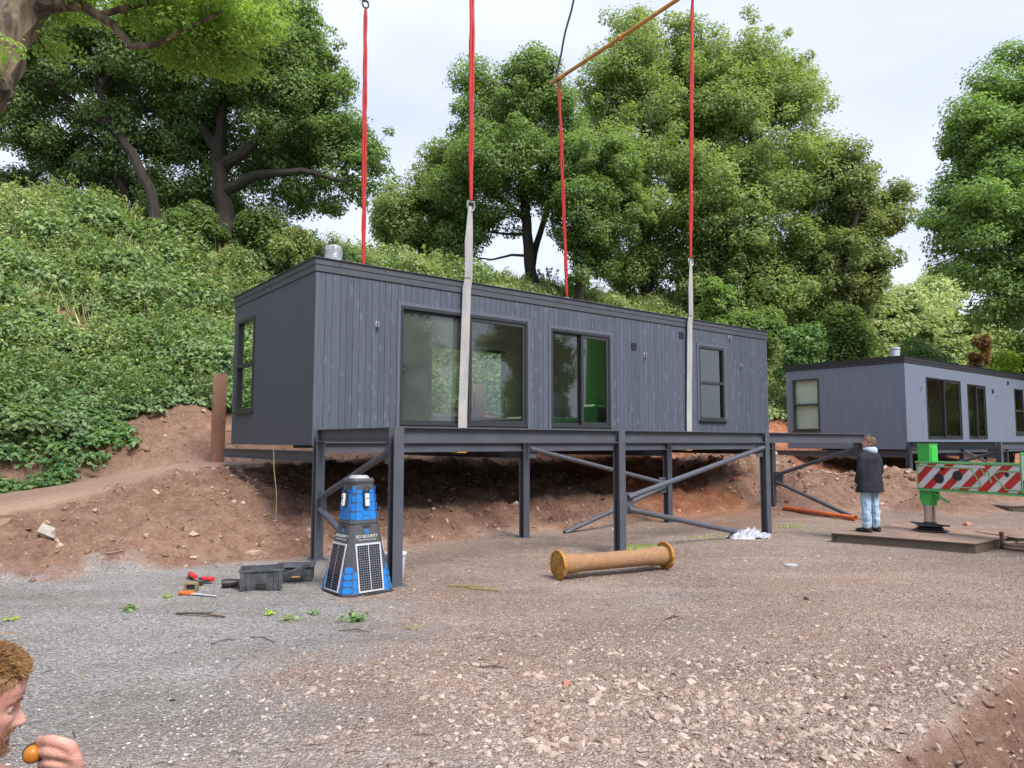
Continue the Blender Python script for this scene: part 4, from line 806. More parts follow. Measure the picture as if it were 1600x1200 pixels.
cover('mixed_slope_plants','paler green weeds and climbers over the upper slope','wild plants','lf_weed',3200,105,-21,52,8.5,21,.105,.32,2,lambda u,v,x,y: sm(8.5,12-3*sm(12,16,u),veff(u,v)+(lown(u+9,v)-.5)*7*(1-sm(12,16,u)))*(1-far_(u,v)))
cover('bank_edge_plants','broad-leaved plants overhanging the cut soil edge at the left','leafy plants','lf_broad',290,80,-12,-1.4,6.0,8.6,.13,.3,3,lambda u,v,x,y: sm(6.1,6.5,v+.35*np.clip(u+4,-4,0)*-.3-.5*sm(-3,-1.5,u)),.75)
cover('slope_nettles','mid green nettles in patches among the brambles','nettles','lf_shrub',900,100,-14,46,8,20,.10,.33,4,lambda u,v,x,y: sm(.52,.6,fbm(u*.6+40,v*.6,3))*(1-far_(u,v)),.8)
cover('meadow_plants','bright green plants over the hillside beyond the distant cabin','wild plants','lf_weed',1300,70,22,60,-1,12,.11,.5,8,lambda u,v,x,y: sm(8.2,9,veff(u,v))*sm(22,18.5,veff(u,v))*(np.hypot(x,y)<75))
cover('tall_bramble_mounds','tall tangled bramble mounds standing out of the slope and over its lower edge','brambles','lf_bramble2',110,900,-12,16,6.9,19,.12,.85,12,lambda u,v,x,y: edge(u,v)*sm(.45,.55,fbm(u*.35+70,v*.35,3)),.8)
cover('pale_weed_mounds','tall pale weeds in uneven mounds over the slope','wild plants','lf_pale2',150,600,-14,48,9,20.5,.10,.6,13,lambda u,v,x,y: (1-far_(u,v))*sm(.42,.55,fbm(u*.4+20,v*.4,3)),1.1,.0,.35)
def stalks(name,label,cat,mat,n,nl,u0,u1,v0,v1,h,ls,seed,thr):
    r=np.random.default_rng(seed); k=n*8; u=r.uniform(u0,u1,k); v=r.uniform(v0,v1,k); x,y=XY(u,v); d=np.hypot(x,y); ok=(y>1)&(np.abs(x/np.maximum(y,.1))<1.0)&(r.random(k)<np.clip((17/d)**1.2,.1,1))&(r.random(k)<thr(u,v)*(1-.9*sm(.64,.70,fbm(u*.55+90,v*.55,3))*sm(14,12,u))); x,y,d=x[ok][:n],y[ok][:n],d[ok][:n]; n=len(x)
    b=np.stack([x,y,terr(x,y)],1); hh=h*r.uniform(.5,1.35,n); ln=r.normal(0,.22,(n,3))*hh[:,None]; ln[:,2]=hh; i=np.repeat(np.arange(n),nl); t=r.uniform(.15,1,len(i)); a=r.uniform(0,2*PI,len(i)); out_=np.stack([np.cos(a),np.sin(a),0*a],1); wd=.16*(1.15-t)*hh[i]+.03
    P=b[i]+ln[i]*t[:,None]+out_*wd[:,None]; nn=nrm(out_*.45+np.array([0,0,.8])+r.normal(size=(len(i),3))*.35); o=quads(name,leafquads(P,nn,ls*(d[i]/16)**.7*r.uniform(.5,1.3,len(i)),.45),M[mat]); tag(o,label,cat,kind='stuff')
stalks('bank_stalks','upright leafy nettles and saplings among the brambles and along their lower edge','nettles','lf_bramble2',2800,34,-17,16,7.0,20,.85,.11,51,lambda u,v: edge(u,v+.2)*sm(.38,.52,fbm(u*.8+11,v*.8,3)))
stalks('pale_stalks','tall pale green stems and leaves over the upper slope','wild plants','lf_pale2',2600,30,-20,50,9,20.5,.9,.10,52,lambda u,v: (1-far_(u,v))*sm(.4,.55,fbm(u*.7+61,v*.7,3)))
def grass(name,label,n,u0,u1,v0,v1,h,mat,seed,thr):
    r=np.random.default_rng(seed); u=r.uniform(u0,u1,n*3); v=r.uniform(v0,v1,n*3); x,y=XY(u,v); d=np.hypot(x,y); ok=(y>1)&(np.abs(x/np.maximum(y,.1))<1.0)&(r.random(n*3)<thr(u,v)); x,y,d=x[ok][:n],y[ok][:n],d[ok][:n]; m=len(x)
    b=np.stack([x,y,terr(x,y)],1); hh=h*r.uniform(.5,1.3,m); an=r.uniform(0,2*PI,m); w_=np.stack([np.cos(an),np.sin(an),0*an],1)*(.0011*d+.004)[:,None]; ln=r.normal(0,.3,(m,3))*hh[:,None]; ln[:,2]=hh
    V=np.stack([b-w_,b+w_,b+ln*.6+w_*.7,b+ln],1); o=quads(name,V,M[mat]); tag(o,label,'grass',kind='stuff')
grass('tall_grass','tall pale seeding grass over the upper slope and crest',44000,-16,48,9.5,20.5,.55,'lf_grass',5,lambda u,v: sm(10,14-4*sm(12,16,u),veff(u,v)+(lown(u+9,v)-.5)*6)*(1-far_(u,v)))
# ------------------------------------------------------------------ small plants in the yard
def weed(label,px,py,n,r_,ls,mat='lf_yel'):
    p=Z0(px,py); z=T1(p[0],p[1]); t=thing('weed_plant',label,'weed',(p[0],p[1],z)); dd=unit(n); dd[:,2]=np.abs(dd[:,2]); P=dd*r_*rng.uniform(.2,1,(n,1))*np.array([1,1,.55])+np.array([0,0,.01]); nn=nrm(dd*.4+np.array([0,0,1])+rng.normal(size=(n,3))*.4)
    quads('leaves',leafquads(P,nn,ls*rng.uniform(.6,1.3,n),.7),M[mat],t); m=MB()
    for i in range(6): m.tube([(0,0,-.02),tuple(P[i]*.6),tuple(P[i])],[.004,.003,.002],4)
    m.build('stems',M['stick'],t)
for a in (('small green weed alone on the grey gravel at left',205,957,40,.10,.05,'lf_shrub'),('small yellow-green weed beside the orange saw handle',262,936,16,.06,.04,'lf_yel'),('tiny green weed below the black crate',421,962,22,.06,.045,'lf_yel'),
  ('low weed cluster below and right of the black crate',455,970,34,.12,.045,'lf_weed'),('weed just below the tower, nearer its left side',492,959,24,.08,.045,'lf_shrub'),('largest weed cluster on the gravel, in front of the tower',555,970,60,.15,.055,'lf_shrub'),
  ('small weed at the left edge of the gravel',20,972,16,.08,.04,'lf_yel')): weed(*a)
def patch(label,u,v,ru,rv,n,h,name='grass_patch'):
    uu=u+rng.normal(0,ru*.45,n); vv=v+rng.normal(0,rv*.45,n); x,y=XY(uu,vv); b=np.stack([x,y,terr(x,y)],1); hh=h*rng.uniform(.4,1.2,n); an=rng.uniform(0,2*PI,n); w_=np.stack([np.cos(an),np.sin(an),0*an],1)*.008; ln=rng.normal(0,.35,(n,3))*hh[:,None]; ln[:,2]=hh
    o=quads(name,np.stack([b-w_,b+w_,b+ln*.6+w_*.7,b+ln],1),M['lf_grass']); tag(o,label,'grass',kind='stuff')
patch('bright green grass patch behind the rusty flanged pipe',*UW(*Z0(1000,855)[:2]),.4,.22,1000,.045)
patch('thin grass patch near the orange pipe',*UW(*Z0(1235,822)[:2]),.6,.3,220,.035); patch('thin grass beyond the clear plastic sheet',*UW(*Z0(1100,838)[:2]),.6,.25,160,.03)
def blossoms():
    P=[]
    for px,py,d in ((290,480,20.5),(300,492,20.3),(268,484,20.6),(316,505,20.1),(325,513,20),(225,372,25.6),(215,376,25.6),(280,515,20)):
        c=D(px,py,d); z=T1(c[0],c[1])+.45; P.append(np.array([c[0],c[1],z])+rng.normal(size=(26,3))*np.array([.10,.10,.05]))
    P=np.concatenate(P); o=quads('white_blossoms',leafquads(P,nrm(rng.normal(size=(len(P),3))*.4+np.array([.1,-.4,.8])),.05*rng.uniform(.6,1.3,len(P)),.9),M['wht']); tag(o,'small white blossoms among the brambles left of the boarded cabin','flowers',kind='stuff')
blossoms()

def dead_stems():
    r=np.random.default_rng(33); m=MB(); n=0
    while n<420:
        u=r.uniform(-12,16); v=r.uniform(7.5,20); x,y=XY(u,v)
        if y<1 or abs(x/y)>.8: continue
        z=T1(x,y); h=r.uniform(.5,1.3); d=r.normal(0,.25,2)*h; m.tube([(x,y,z),(x+d[0]*.4,y+d[1]*.4,z+h*.6),(x+d[0],y+d[1],z+h)],[.008,.006,.003],3,False); n+=1
    o=m.build('dead_stems',M['cable']); tag(o,'dry dead stems poking out of the plants on the slope','dry stems',kind='stuff')
dead_stems()
# ------------------------------------------------------------------ posts behind the cabin
for i,(u,lab) in enumerate(((.15,'rusty brown steel post standing on the path left of the boarded cabin'),(7.15,'rusty brown steel post behind the cabin, seen through its glass door and back window'))):
    x,y=XY(u,5.6); z=T1(x,y); t=thing('steel_post',lab,'post',(x,y,z-.1),R(25),'rusty posts behind the cabin'); m=MB(); h=2.04 if i==0 else 2.1
    m.box((-.14,-.10,0),(.14,-.088,h)); m.box((-.14,.088,0),(.14,.10,h)); m.box((-.006,-.088,0),(.006,.088,h)); m.box((-.125,-.104,.05),(.125,-.101,h-.06)); m.build('post',M['postrust'],t,bev=.003)
# ------------------------------------------------------------------ security tower
def clip(poly,a,b,c):   # keep a*x+b*y<=c
    out=[]
    for i in range(len(poly)):
        p=poly[i]; q=poly[(i+1)%len(poly)]; dp=a*p[0]+b*p[1]-c; dq=a*q[0]+b*q[1]-c
        if dp<=0: out.append(p)
        if dp*dq<0: s=dp/(dp-dq); out.append((p[0]+(q[0]-p[0])*s,p[1]+(q[1]-p[1])*s))
    return out
def text_mesh(s,size,o,X,Y,mat,parent,name='lettering',th=.0015,align='CENTER'):
    cu=bpy.data.curves.new('t','FONT'); cu.body=s; cu.size=size; cu.align_x=align; cu.extrude=th; ob=bpy.data.objects.new('t',cu); link(ob)
    bpy.context.view_layer.update(); me=bpy.data.meshes.new_from_object(ob.evaluated_get(bpy.context.evaluated_depsgraph_get())); bpy.data.objects.remove(ob)
    X=np.array(X,float);Y=np.array(Y,float);Zn=np.cross(X,Y); co=np.array([v.co[:] for v in me.vertices]); co=np.array(o)+co[:,:1]*X+co[:,1:2]*Y+co[:,2:3]*Zn
    me.vertices.foreach_set('co',co.reshape(-1).astype(np.float32)); me.update(); me.materials.clear(); me.materials.append(mat); r=bpy.data.objects.new(name,me); link(r); r.parent=parent; return r
def tower():
    p=Z0(556,930); cx,cy=p[0]-.05,p[1]+.33; t=thing('security_tower','blue and charcoal hexagon-patterned security tower with solar panels, beside the front steel post','security tower',(cx,cy,T1(cx,cy)),R(41))
    def octr(h,c,z): return [(h,-h+c,z),(h,h-c,z),(h-c,h,z),(-h+c,h,z),(-h,h-c,z),(-h,-h+c,z),(-h+c,-h,z),(h-c,-h,z)]
    J=.80; T_=1.29
    prof=lambda z: (.335+(.182-.335)*z/J, .085-(.085-.045)*z/J) if z<=J else (.182+(.135-.182)*(z-J)/(T_-J), .045-.012*(z-J)/(T_-J))
    def R_(z,e=0): h,c=prof(z); return octr(h+e,c,z)
    MB().rings([R_(.0),R_(.03),R_(.3),R_(J-.012)]).build('base_section',M['charcoal'],t,bev=.006)
    MB().rings([R_(J-.008,.006),R_(J+.03,.004),R_(T_-.09,.002),R_(T_-.04,.0)]).build('upper_section',M['charcoal'],t,bev=.004)
    MB().rings([octr(.14,.035,T_-.04),octr(.148,.035,T_),octr(.135,.04,T_+.03)]).build('cap',M['charcoal'],t,bev=.006)
    m=MB(); m.tube([(0,0,T_+.03),(0,0,T_+.045)],[.12,.115],24); m.tube([(0,0,T_+.045),(0,0,T_+.05),(0,0,T_+.058)],[.095,.105,.098],24); m.build('lid',M['silver'],t,True)
    m=MB(); m.rings([octr(.345,.085,-.04),octr(.345,.085,.0)]); m.build('plinth',M['black'],t)
    for k in range(4):
        Q=rotz(k*PI/2)
        def fpt(x,z,e=0.):           # on face whose outward normal is -Y before rotation
            h,c=prof(z); q=np.array([x,-h-e,z]); return Q@q
        def facet(z0,z1): 
            a=fpt(0,z0);b=fpt(0,z1); Y=(b-a)/np.linalg.norm(b-a); X=Q@np.array([1.,0,0]); n=np.cross(X,Y); return a,X,Y,n,np.linalg.norm(b-a)
        # solar panel
        a,X,Y,n,L=facet(.03,.60)
        def quad(x0,x1,s0,s1,off,th,mat,name,parent,taper=0): 
            m=MB(); m.prism([(x0,s0),(x1,s0),(x1-taper,s1),(x0+taper,s1)],a+n*off,X,Y,th); return m.build(name,mat,parent)
        pf=quad(-.165,.165,.0,L-.03,.004,.012,M['silver'],'solar_panel',t)
        m=MB()
        rows=20; cols=10
        for r_ in range(rows):
            for c_ in range(cols):
                x0=-.148+.1485*(c_//5)*1.0+ (c_%5)*.0288+ (.0035 if c_>=5 else 0); s0=.02+r_*(L-.07)/rows; ss=(L-.07)/rows
                m.prism([(x0,s0),(x0+.0265,s0),(x0+.0265,s0+ss-.0028),(x0,s0+ss-.0028)],a+n*.0165,X,Y,.001)
        m.build('solar_cells',M['cell'],pf)
        # hexagons low on both sides of the panel
        def hexes(z0,z1,e,hw_fn,skip,r_,name,parent,par=0):
            a,X,Y,n,L=facet(z0,z1); m=MB(); w0=hw_fn(z0); w1=hw_fn(z1); dx=r_*1.5+.006; dy=r_*math.sqrt(3)+.008
            for i in range(-8,9):
                for j in range(-1,14):
                    cx_=i*dx; cy_=j*dy+(dy/2 if i%2 else 0)
                    pl=[(cx_+r_*math.cos(q*PI/3),cy_+r_*math.sin(q*PI/3)) for q in range(6)]
                    pl=clip(pl,0,-1,-.006); pl=clip(pl,0,1,L-.006)
                    nx=np.array([L,-(w1-w0)]); nx/=np.linalg.norm(nx)
                    if len(pl)>2: pl=clip(pl,nx[0],nx[1],nx[0]*w0-.004)
                    if len(pl)>2: pl=clip(pl,-nx[0],nx[1],nx[0]*w0-.004)
                    if skip and len(pl)>2:
                        cxm=np.mean([q[0] for q in pl])
                        pl=clip(pl,-1,0,-.172) if cxm>0 else clip(pl,1,0,-.172)
                    if len(pl)>2 and max(q[1] for q in pl)-min(q[1] for q in pl)>.012 and max(q[0] for q in pl)-min(q[0] for q in pl)>.008: m.prism(pl,a+n*e,X,Y,.0015)
            if m.v: m.build(name,M['blue'],parent)
        hexes(.02,.27,.001,lambda z: prof(z)[0]-prof(z)[1],True,.058,'hexagon_pattern',t)
        hexes(J+.03,T_-.1,.005,lambda z: prof(z)[0]-prof(z)[1]+.004,False,.056,'hexagon_pattern',t)
        # logo, text, slot
        a,X,Y,n,L=facet(.60,J-.02)
        s_=1.0
        m=MB(); hx=[(.032*math.cos(q*PI/3+PI/6),.105+.03*math.sin(q*PI/3+PI/6)) for q in range(6)]; m.prism(hx,a+n*.002,X,Y,.002); m.build('logo',M['blue'],t)
        m=MB(); 
        for q in range(3): 
            A=q*2*PI/3+PI/2; m.tube([a+n*.004+Y*.105,a+n*.004+X*.028*math.cos(A)+Y*(.105+.026*math.sin(A))],.002,4)
        for q in range(6):
            A=q*PI/3+PI/6; B=A+PI/3; m.tube([a+n*.004+X*.018*math.cos(A)+Y*(.105+.018*math.sin(A)),a+n*.004+X*.018*math.cos(B)+Y*(.105+.018*math.sin(B))],.0018,4)
        m.build('logo_lines',M['charcoal'],t)
        text_mesh('ECI SECURITY',.046,a+n*.002+Y*.034,X,Y,M['wht'],t); text_mesh('www.ecisecurity.co.uk',.026,a+n*.002+Y*.004,X,Y,M['silver'],t)
        m=MB(); m.box((-.052,0,0),(.052,.028,.004),np.stack([X,Y,n],1),a+n*.002+Y*(L-.032)); m.build('slot',M['black'],t)
        # chamfer hexes
        Qc=rotz(k*PI/2+PI/4)
        m=MB(); r_=.036
        for j in range(4):
            z=.03+j*.074; h,c=prof(z); dd=(2*h-c)/math.sqrt(2)/1.0; dd=(h+(h-c))/math.sqrt(2); hw=c/math.sqrt(2)-.004; h2,c2=prof(z+.06); d2=(h2+(h2-c2))/math.sqrt(2)
            o=Qc@np.array([0,-dd-.001,z]); o2=Qc@np.array([0,-d2-.001,z+.06]); Y2=(o2-o)/np.linalg.norm(o2-o); X2=Qc@np.array([1.,0,0])
            m.prism([(-hw,.012),(-hw*.4,.0),(hw*.4,.0),(hw,.012),(hw,.052),(hw*.4,.066),(-hw*.4,.066),(-hw,.052)],o,X2,Y2,.0015)
        for j in range(4):
            z=J+.04+j*.10; h,c=prof(z); dd=(2*h-c)/math.sqrt(2); hw=max(.006,c/math.sqrt(2)-.003)
            o=Qc@np.array([0,-dd-.006,z]); X2=Qc@np.array([1.,0,0]); m.prism([(-hw,.01),(0,.0),(hw,.01),(hw,.08),(0,.09),(-hw,.08)],o,X2,np.array([0,0,1.]),.0015)
        m.build('hexagon_pattern',M['blue'],t)
        # camera / sensor
        a,X,Y,n,L=facet(J+.19,T_-.06); B=np.stack([X,Y,n],1); 
        s=MB(); s.box((-.036,-.01,.006),(.036,.19,.03),B,a); s=s.build('sensor',M['black'],t,bev=.01,seg=2)
        f_=MB(); f_.box((-.028,.0,.031),(.028,.15,.06),B,a); f_.build('sensor_face',M['wht'],s,bev=.012,seg=2); g_=MB(); g_.box((-.018,.09,.0605),(.018,.1,.063),B,a); g_.build('sensor_slit',M['black'],s)
        h_=MB(); h_.tube([a+X*-.035+Y*.17+n*.03,a+X*-.03+Y*.215+n*.05,a+Y*.235+n*.055,a+X*.03+Y*.215+n*.05,a+X*.035+Y*.17+n*.03],.007,6); h_.build('hood_ring',M['black'],s,True)
tower()
# ------------------------------------------------------------------ crates, bag and tools left of the tower
def open_crate():
    p=Z0(405,925); t=thing('plastic_crate','open dusty black plastic crate on the gravel left of the tower','crate',(p[0]-.02,p[1]+.17,T1(p[0],p[1])),R(16)); L,W_,H=.24,.175,.24
    m=MB(); 
    # tapered walls
    def wall(a,b,c,d,th): pass
    k=.88
    bt=[(-L*k,-W_*k),(L*k,-W_*k),(L*k,W_*k),(-L*k,W_*k)]; tp=[(-L,-W_),(L,-W_),(L,W_),(-L,W_)]
    inn=lambda P,e:[(x-math.copysign(e,x),y-math.copysign(e,y)) for x,y in P]
    rg=lambda P,z:[(x,y,z) for x,y in P]
    m.rings([rg(inn(bt,.006),.012),rg(bt,.0),rg(tp,H),rg(inn(tp,.01),H),rg(inn(bt,.012),.014)],False); m.add(rg(bt,.001),[(0,3,2,1)]); m.add(rg(inn(bt,.006),.014),[(0,1,2,3)])
    b=m.build('body',M['boxp'],t,bev=.002)
    m=MB(); m.rings([rg([(x*1.05,y*1.06) for x,y in tp],H-.02),rg([(x*1.06,y*1.07) for x,y in tp],H),rg(inn(tp,.0),H+.004)],False); 
    for x in (-.9,.9):
        for y in (-1,1): m.box((x*L-.02,y*W_*.97-.012,.01),(x*L+.02,y*W_*.97+.012,H-.02))
    m.build('rim',M['boxp'],t); m=MB(); m.box((-.06,-W_*.92-.012,.03),(.06,-W_*.9-.002,.09)); m.build('handle_recess',M['black'],t,bev=.004)
    for sx in (-1,1): m=MB(); m.box((sx*L*.62-.008,-W_*.97-.01,.0),(sx*L*.62+.008,-W_*.9,H-.02)); m.build('rib',M['boxp'],t)
    p=Z0(458,908); t=thing('plastic_crate','black lidded box behind the open crate, its lid slipped sideways','crate',(p[0]-.0,p[1]+.12,T1(p[0],p[1])),R(10))
    MB().box((-.22,-.14,0),(.22,.14,.17)).build('body',M['boxp'],t,bev=.01)
    l=MB().box((-.24,-.16,.172),(.24,.16,.2)).build('lid',M['boxp'],t,bev=.008)
    a=MB(); A=np.array(Matrix.Rotation(R(-24),3,'Y')@Matrix.Rotation(R(-8),3,'Z')); a.box((-.3,-.05,0),(.24,.03,.05),A,(-.0,-.26,.12)); a=a.build('lid_flap',M['boxp'],t,bev=.006)
    MB().box((-.01,-.311,.085),(.09,-.30,.10)).build('yellow_clip',M['yellow'],t)
open_crate()
def bag():
    p=Z0(362,922); t=thing('tool_bag','small black tool pouch with a yellow strap left of the open crate','tool pouch',(p[0],p[1]+.06,T1(p[0],p[1])),R(20))
    rg=[[(x+ .04*math.cos(a)*s_, .055*math.sin(a)*s_, .05+.048*math.sin(a*1+0)*0+.05*(math.sin(a+PI/2)*s_)) for a in np.linspace(0,2*PI,14,endpoint=False)] for x,s_ in ((-.12,.5),(-.11,.95),(-.03,1),(.05,.85),(.11,.6),(.13,.3))]
    rg=[[(x, .055*math.cos(a)*s_, .052+.05*math.sin(a)*s_) for a in np.linspace(0,2*PI,14,endpoint=False)] for x,s_ in ((-.13,.6),(-.12,1),(-.03,1.05),(.05,.85),(.12,.7),(.18,.45),(.2,.15))]
    MB().rings(rg).build('pouch',M['black'],t,True); m=MB(); m.tube([(.06,-.058,.02),(.075,-.05,.09),(.085,.0,.11),(.09,.05,.08)],.009,5); m.build('strap',M['yellow'],t)
    p=Z0(318,915); t=thing('cordless_drill','red and black cordless drill lying on the gravel','drill',(p[0],p[1]+.05,T1(p[0],p[1])),R(-20))
    m=MB(); m.tube([(-.02,0,.05),(.05,0,.052),(.1,0,.055)],[.03,.034,.03],12); m.tube([(.1,0,.055),(.13,0,.056)],[.03,.024],12); m.build('motor_housing',M['redtool'],t,True); m=MB(); m.tube([(-.02,0,.05),(-.06,0,.05),(-.09,0,.05)],[.024,.018,.012],10); m.build('chuck',M['black'],t,True)
    m=MB(); m.tube([(.06,.0,.045),(.05,-.08,.035),(.045,-.12,.03)],[.02,.017,.02],8); m.build('grip',M['black'],t,True); MB().box((.0,-.17,.0),(.09,-.12,.055)).build('battery',M['black'],t,bev=.006)
    p=Z0(298,910); t=thing('grinder','red and black angle grinder behind the brown block','grinder',(p[0],p[1]+.08,T1(p[0],p[1])),R(130))
    m=MB(); m.tube([(-.1,0,.05),(0,0,.05),(.08,0,.055)],[.026,.03,.034],12); m.build('body',M['redtool'],t,True); m=MB(); m.tube([(.08,0,.055),(.13,0,.055)],[.034,.028],12); m.tube([(.12,0,.055),(.12,0,.02)],.03,12); m.build('gear_head',M['black'],t,True); m=MB(); m.tube([(.12,0,.018),(.12,0,.014)],.058,20); m.build('disc',M['metal'],t)
    p=Z0(300,926); t=thing('battery_block','square brown battery block standing between the saw and the tools','battery',(p[0],p[1],T1(p[0],p[1])),R(5))
    m=MB(); ringbox(m,'x',-.07,.07,0,.1,-.045,.045,.022); m.build('frame',M['timber'],t,bev=.005); MB().box((-.046,-.03,.024),(.046,.03,.075)).build('core',M['black'],t)
    p=Z0(290,932); t=thing('hand_saw','hand saw with an orange handle lying flat on the gravel','saw',(p[0],p[1],T1(p[0],p[1])+.012),R(-16))
    m=MB(); m.prism([(.07,-.02),(.42,-.01),(.42,.01),(.07,.055)],(0,0,0),(1,0,0),(0,1,0),.003); m.build('blade',M['silver'],t)
    m=MB(); m.prism([(-.07,-.03),(.0,-.045),(.085,-.02),(.09,.05),(.03,.065),(-.06,.06),(-.085,.02)],(0,0,-.006),(1,0,0),(0,1,0),.026); m.build('handle',M['orange2'],t,bev=.008,seg=2)
bag()
# ------------------------------------------------------------------ flanged pipe
def flanged():
    a=Z0(873,906); b=Z0(1041,888.5); a[2]=T1(a[0],a[1])+.185; b[2]=T1(b[0],b[1])+.185; d=b-a; L=np.linalg.norm(d); d/=L; t=thing('flanged_pipe','rusty yellow steel pipe with a flange at each end lying on the ground','pipe',tuple(a))
    m=MB(); m.tube([d*0,d*.05,d*.22,d*.32,d*(L-.32),d*(L-.22),d*(L-.05),d*L],[.118,.13,.13,.112,.112,.13,.13,.118],32); m.build('pipe_barrel',M['rustpipe'],t,True)
    for s in (0,1):
        c=d*L*s; o=-1 if s==0 else 1; m=MB(); m.tube([c-d*o*.03,c-d*o*.028,c+d*o*.012,c+d*o*.015],[.183,.188,.188,.182],10 if s==0 else 14); f=m.build('flange',M['rustend'],t)
        X,Y,_=frame(d); m=MB()
        for k in range(8): q=c+d*o*.013+(X*math.cos(k*PI/4)+Y*math.sin(k*PI/4))*.155; m.tube([q,q+d*o*.003],.013,8)
        m.build('bolt_hole',M['rust'],f)
        m=MB(); m.tube([c+d*o*.016,c+d*o*.02],.12,28); m.build('pipe_end',M['rustend'],f)
flanged()
def plank(name,label,p,ang,L,w_,h,mat,tilt=0):
    t=MB(); A=np.array(Matrix.Rotation(ang,3,'Z')@Matrix.Rotation(tilt,3,'Y')); t.box((-L/2,-w_/2,0),(L/2,w_/2,h),A); o=t.build(name,M[mat],None,bev=.004); o.location=(p[0],p[1],T1(p[0],p[1])-.01+abs(math.sin(tilt))*L/2); return o
tag(plank('timber_offcut','',Z0(727,919),R(-12),.42,.05,.045,'timber'),'weathered timber offcut left of the rusty pipe, the longer upper piece','timber'); tag(plank('timber_offcut','',Z0(757,923),R(-20),.36,.05,.04,'timber'),'weathered timber offcut crossing the end of the longer piece','timber')
tag(plank('wood_chip','',Z0(650,981),R(-5),.16,.05,.015,'timber'),'flat brown wood chip on the track below the timber offcuts','wood chip')
tag(plank('wood_chip','',Z0(15,991),R(8),.16,.04,.015,'timber'),'pale wood chip at the left edge of the gravel','wood chip')
tag(plank('wood_chip','',Z0(131,1058),R(10),.07,.025,.012,'timber'),'small pale wood chip lying right of the near head','wood chip')
def sticks():
    for lab,a,b,r in (('long mossy stick on the gravel left of the weeds',(276,962),(352,968),.013),('thin twig below the weeds near the tower',(530,988),(578,989),.006),('thin twig pair on the gravel left of centre',(392,1000),(430,1008),.005),
        ('thin twig in front of the near head, on the gravel',(330,1010),(372,1003),.005),('thin stick on the brown track left of centre',(745,1045),(795,1046),.006),('dark stick on the stones near bottom left of centre',(1040,968),(1062,964),.01)):
        p=Z0(*a);q=Z0(*b); p[2]=T1(p[0],p[1])+r; q[2]=T1(q[0],q[1])+r; mid=(p+q)/2+np.array([.01,.02,.012]); m=MB(); m.tube([p-p,mid-p,q-p],[r*.7,r,r*.6],6); m.tube([mid-p,(mid+q)/2-p+np.array([0,.04,.02])],[r*.6,r*.3],5); o=m.build('stick',M['stick'],None,True); o.location=p; tag(o,lab,'stick')
sticks()
def rock(label,px,py,s,mat,cat='stone',name='stone'):
    p=Z0(px,py); o=rocks(name,np.array([[0,0,0.]]),np.array([s]),M[mat],.6); o.location=(p[0],p[1],T1(p[0],p[1])+s*.25); tag(o,label,cat)
rock('salmon pink brick fragment on the stony track in the foreground',885,1068,.042,'brick','brick fragment','brick_fragment')
rock('pale boulder at the foot of the soil bank on the left',75,888,.15,'stonelight'); rock('dark brown stone near the right side of the track, below the white disc',1262,935,.05,'rust')
rock('reddish stone behind the outrigger foot',1512,818,.09,'brick')
# white disc, bucket, plastic sheet
p=Z0(1237,882); m=MB(); m.tube([(0,0,0),(0,0,.012)],.09,24); m.tube([(0,0,.013),(0,0,.017)],.07,24); o=m.build('white_disc',M['silver']); o.location=(p[0],p[1],T1(p[0],p[1])+.005); tag(o,'pale disc standing for a faint puddle on the track right of the rusty pipe','lid')  # pale raised disc put in for a faint whitish puddle
p=Z0(608,908); t=thing('white_bucket','pale bucket half hidden behind the front steel post next to the tower','bucket',(p[0]+.04,p[1]+.28,T1(p[0],p[1])),0)
m=MB(); m.tube([(0,0,0),(0,0,.01),(0,0,.3),(0,0,.31)],[.11,.115,.135,.135],20); m.build('body',M['silver'],t,True); m=MB(); m.tube([(0,0,.285),(0,0,.29),(0,0,.315),(0,0,.32)],[.135,.145,.145,.135],20); m.build('rim',M['wht'],t,True)
def sheet():
    p=Z0(1172,840); n=26; g=np.linspace(-1,1,n); X,Y=np.meshgrid(g,g); rr=np.sqrt(X**2+Y**2); H=np.clip(1.05-rr+.5*(fbm(X*2+8,Y*2,3)-.5),0,1)**.5*(.0+.20*np.abs(fbm(X*3.2+4,Y*3.2,4)*2-1)+.13*(1-np.abs(fbm(X*6,Y*6,3)*2-1)))
    V=np.stack([X*.42+.05*fbm(X*5,Y*5),Y*.25,H-.01],-1).reshape(-1,3); f=[(j*n+i,j*n+i+1,(j+1)*n+i+1,(j+1)*n+i) for j in range(n-1) for i in range(n-1)]
    m=MB(); m.add(V,f); o=m.build('plastic_sheet',M['plastic']); o.location=(p[0],p[1]+.1,T1(p[0],p[1])); o.rotation_euler=(0,0,.3); s=o.modifiers.new('s','SOLIDIFY'); s.thickness=.003; tag(o,'crumpled pale plastic sheet by the foot of the right front steel post','plastic sheet')
sheet()
a=Z0(1226,801); b=Z0(1338,811.5)
for q in (a,b): q[2]=T1(q[0],q[1])+.06
d=b-a; t=thing('drain_pipe','orange plastic drain pipe lying on the soil beside the steel mat','pipe',tuple(a)); m=MB(); m.tube([0*d,d*.04,d*.96,d*.965,d],[.055,.055,.055,.067,.067],18,False); m.tube([d*.999,d*.96,d*.04,d*.001],[.06,.05,.05,.05],18,False); m.build('barrel',M['orange'],t,True); m=MB(); m.tube([d*.955,d*.958,d*.97,d*.973],[.058,.072,.072,.066],18); m.build('socket_ring',M['orange'],t,True)
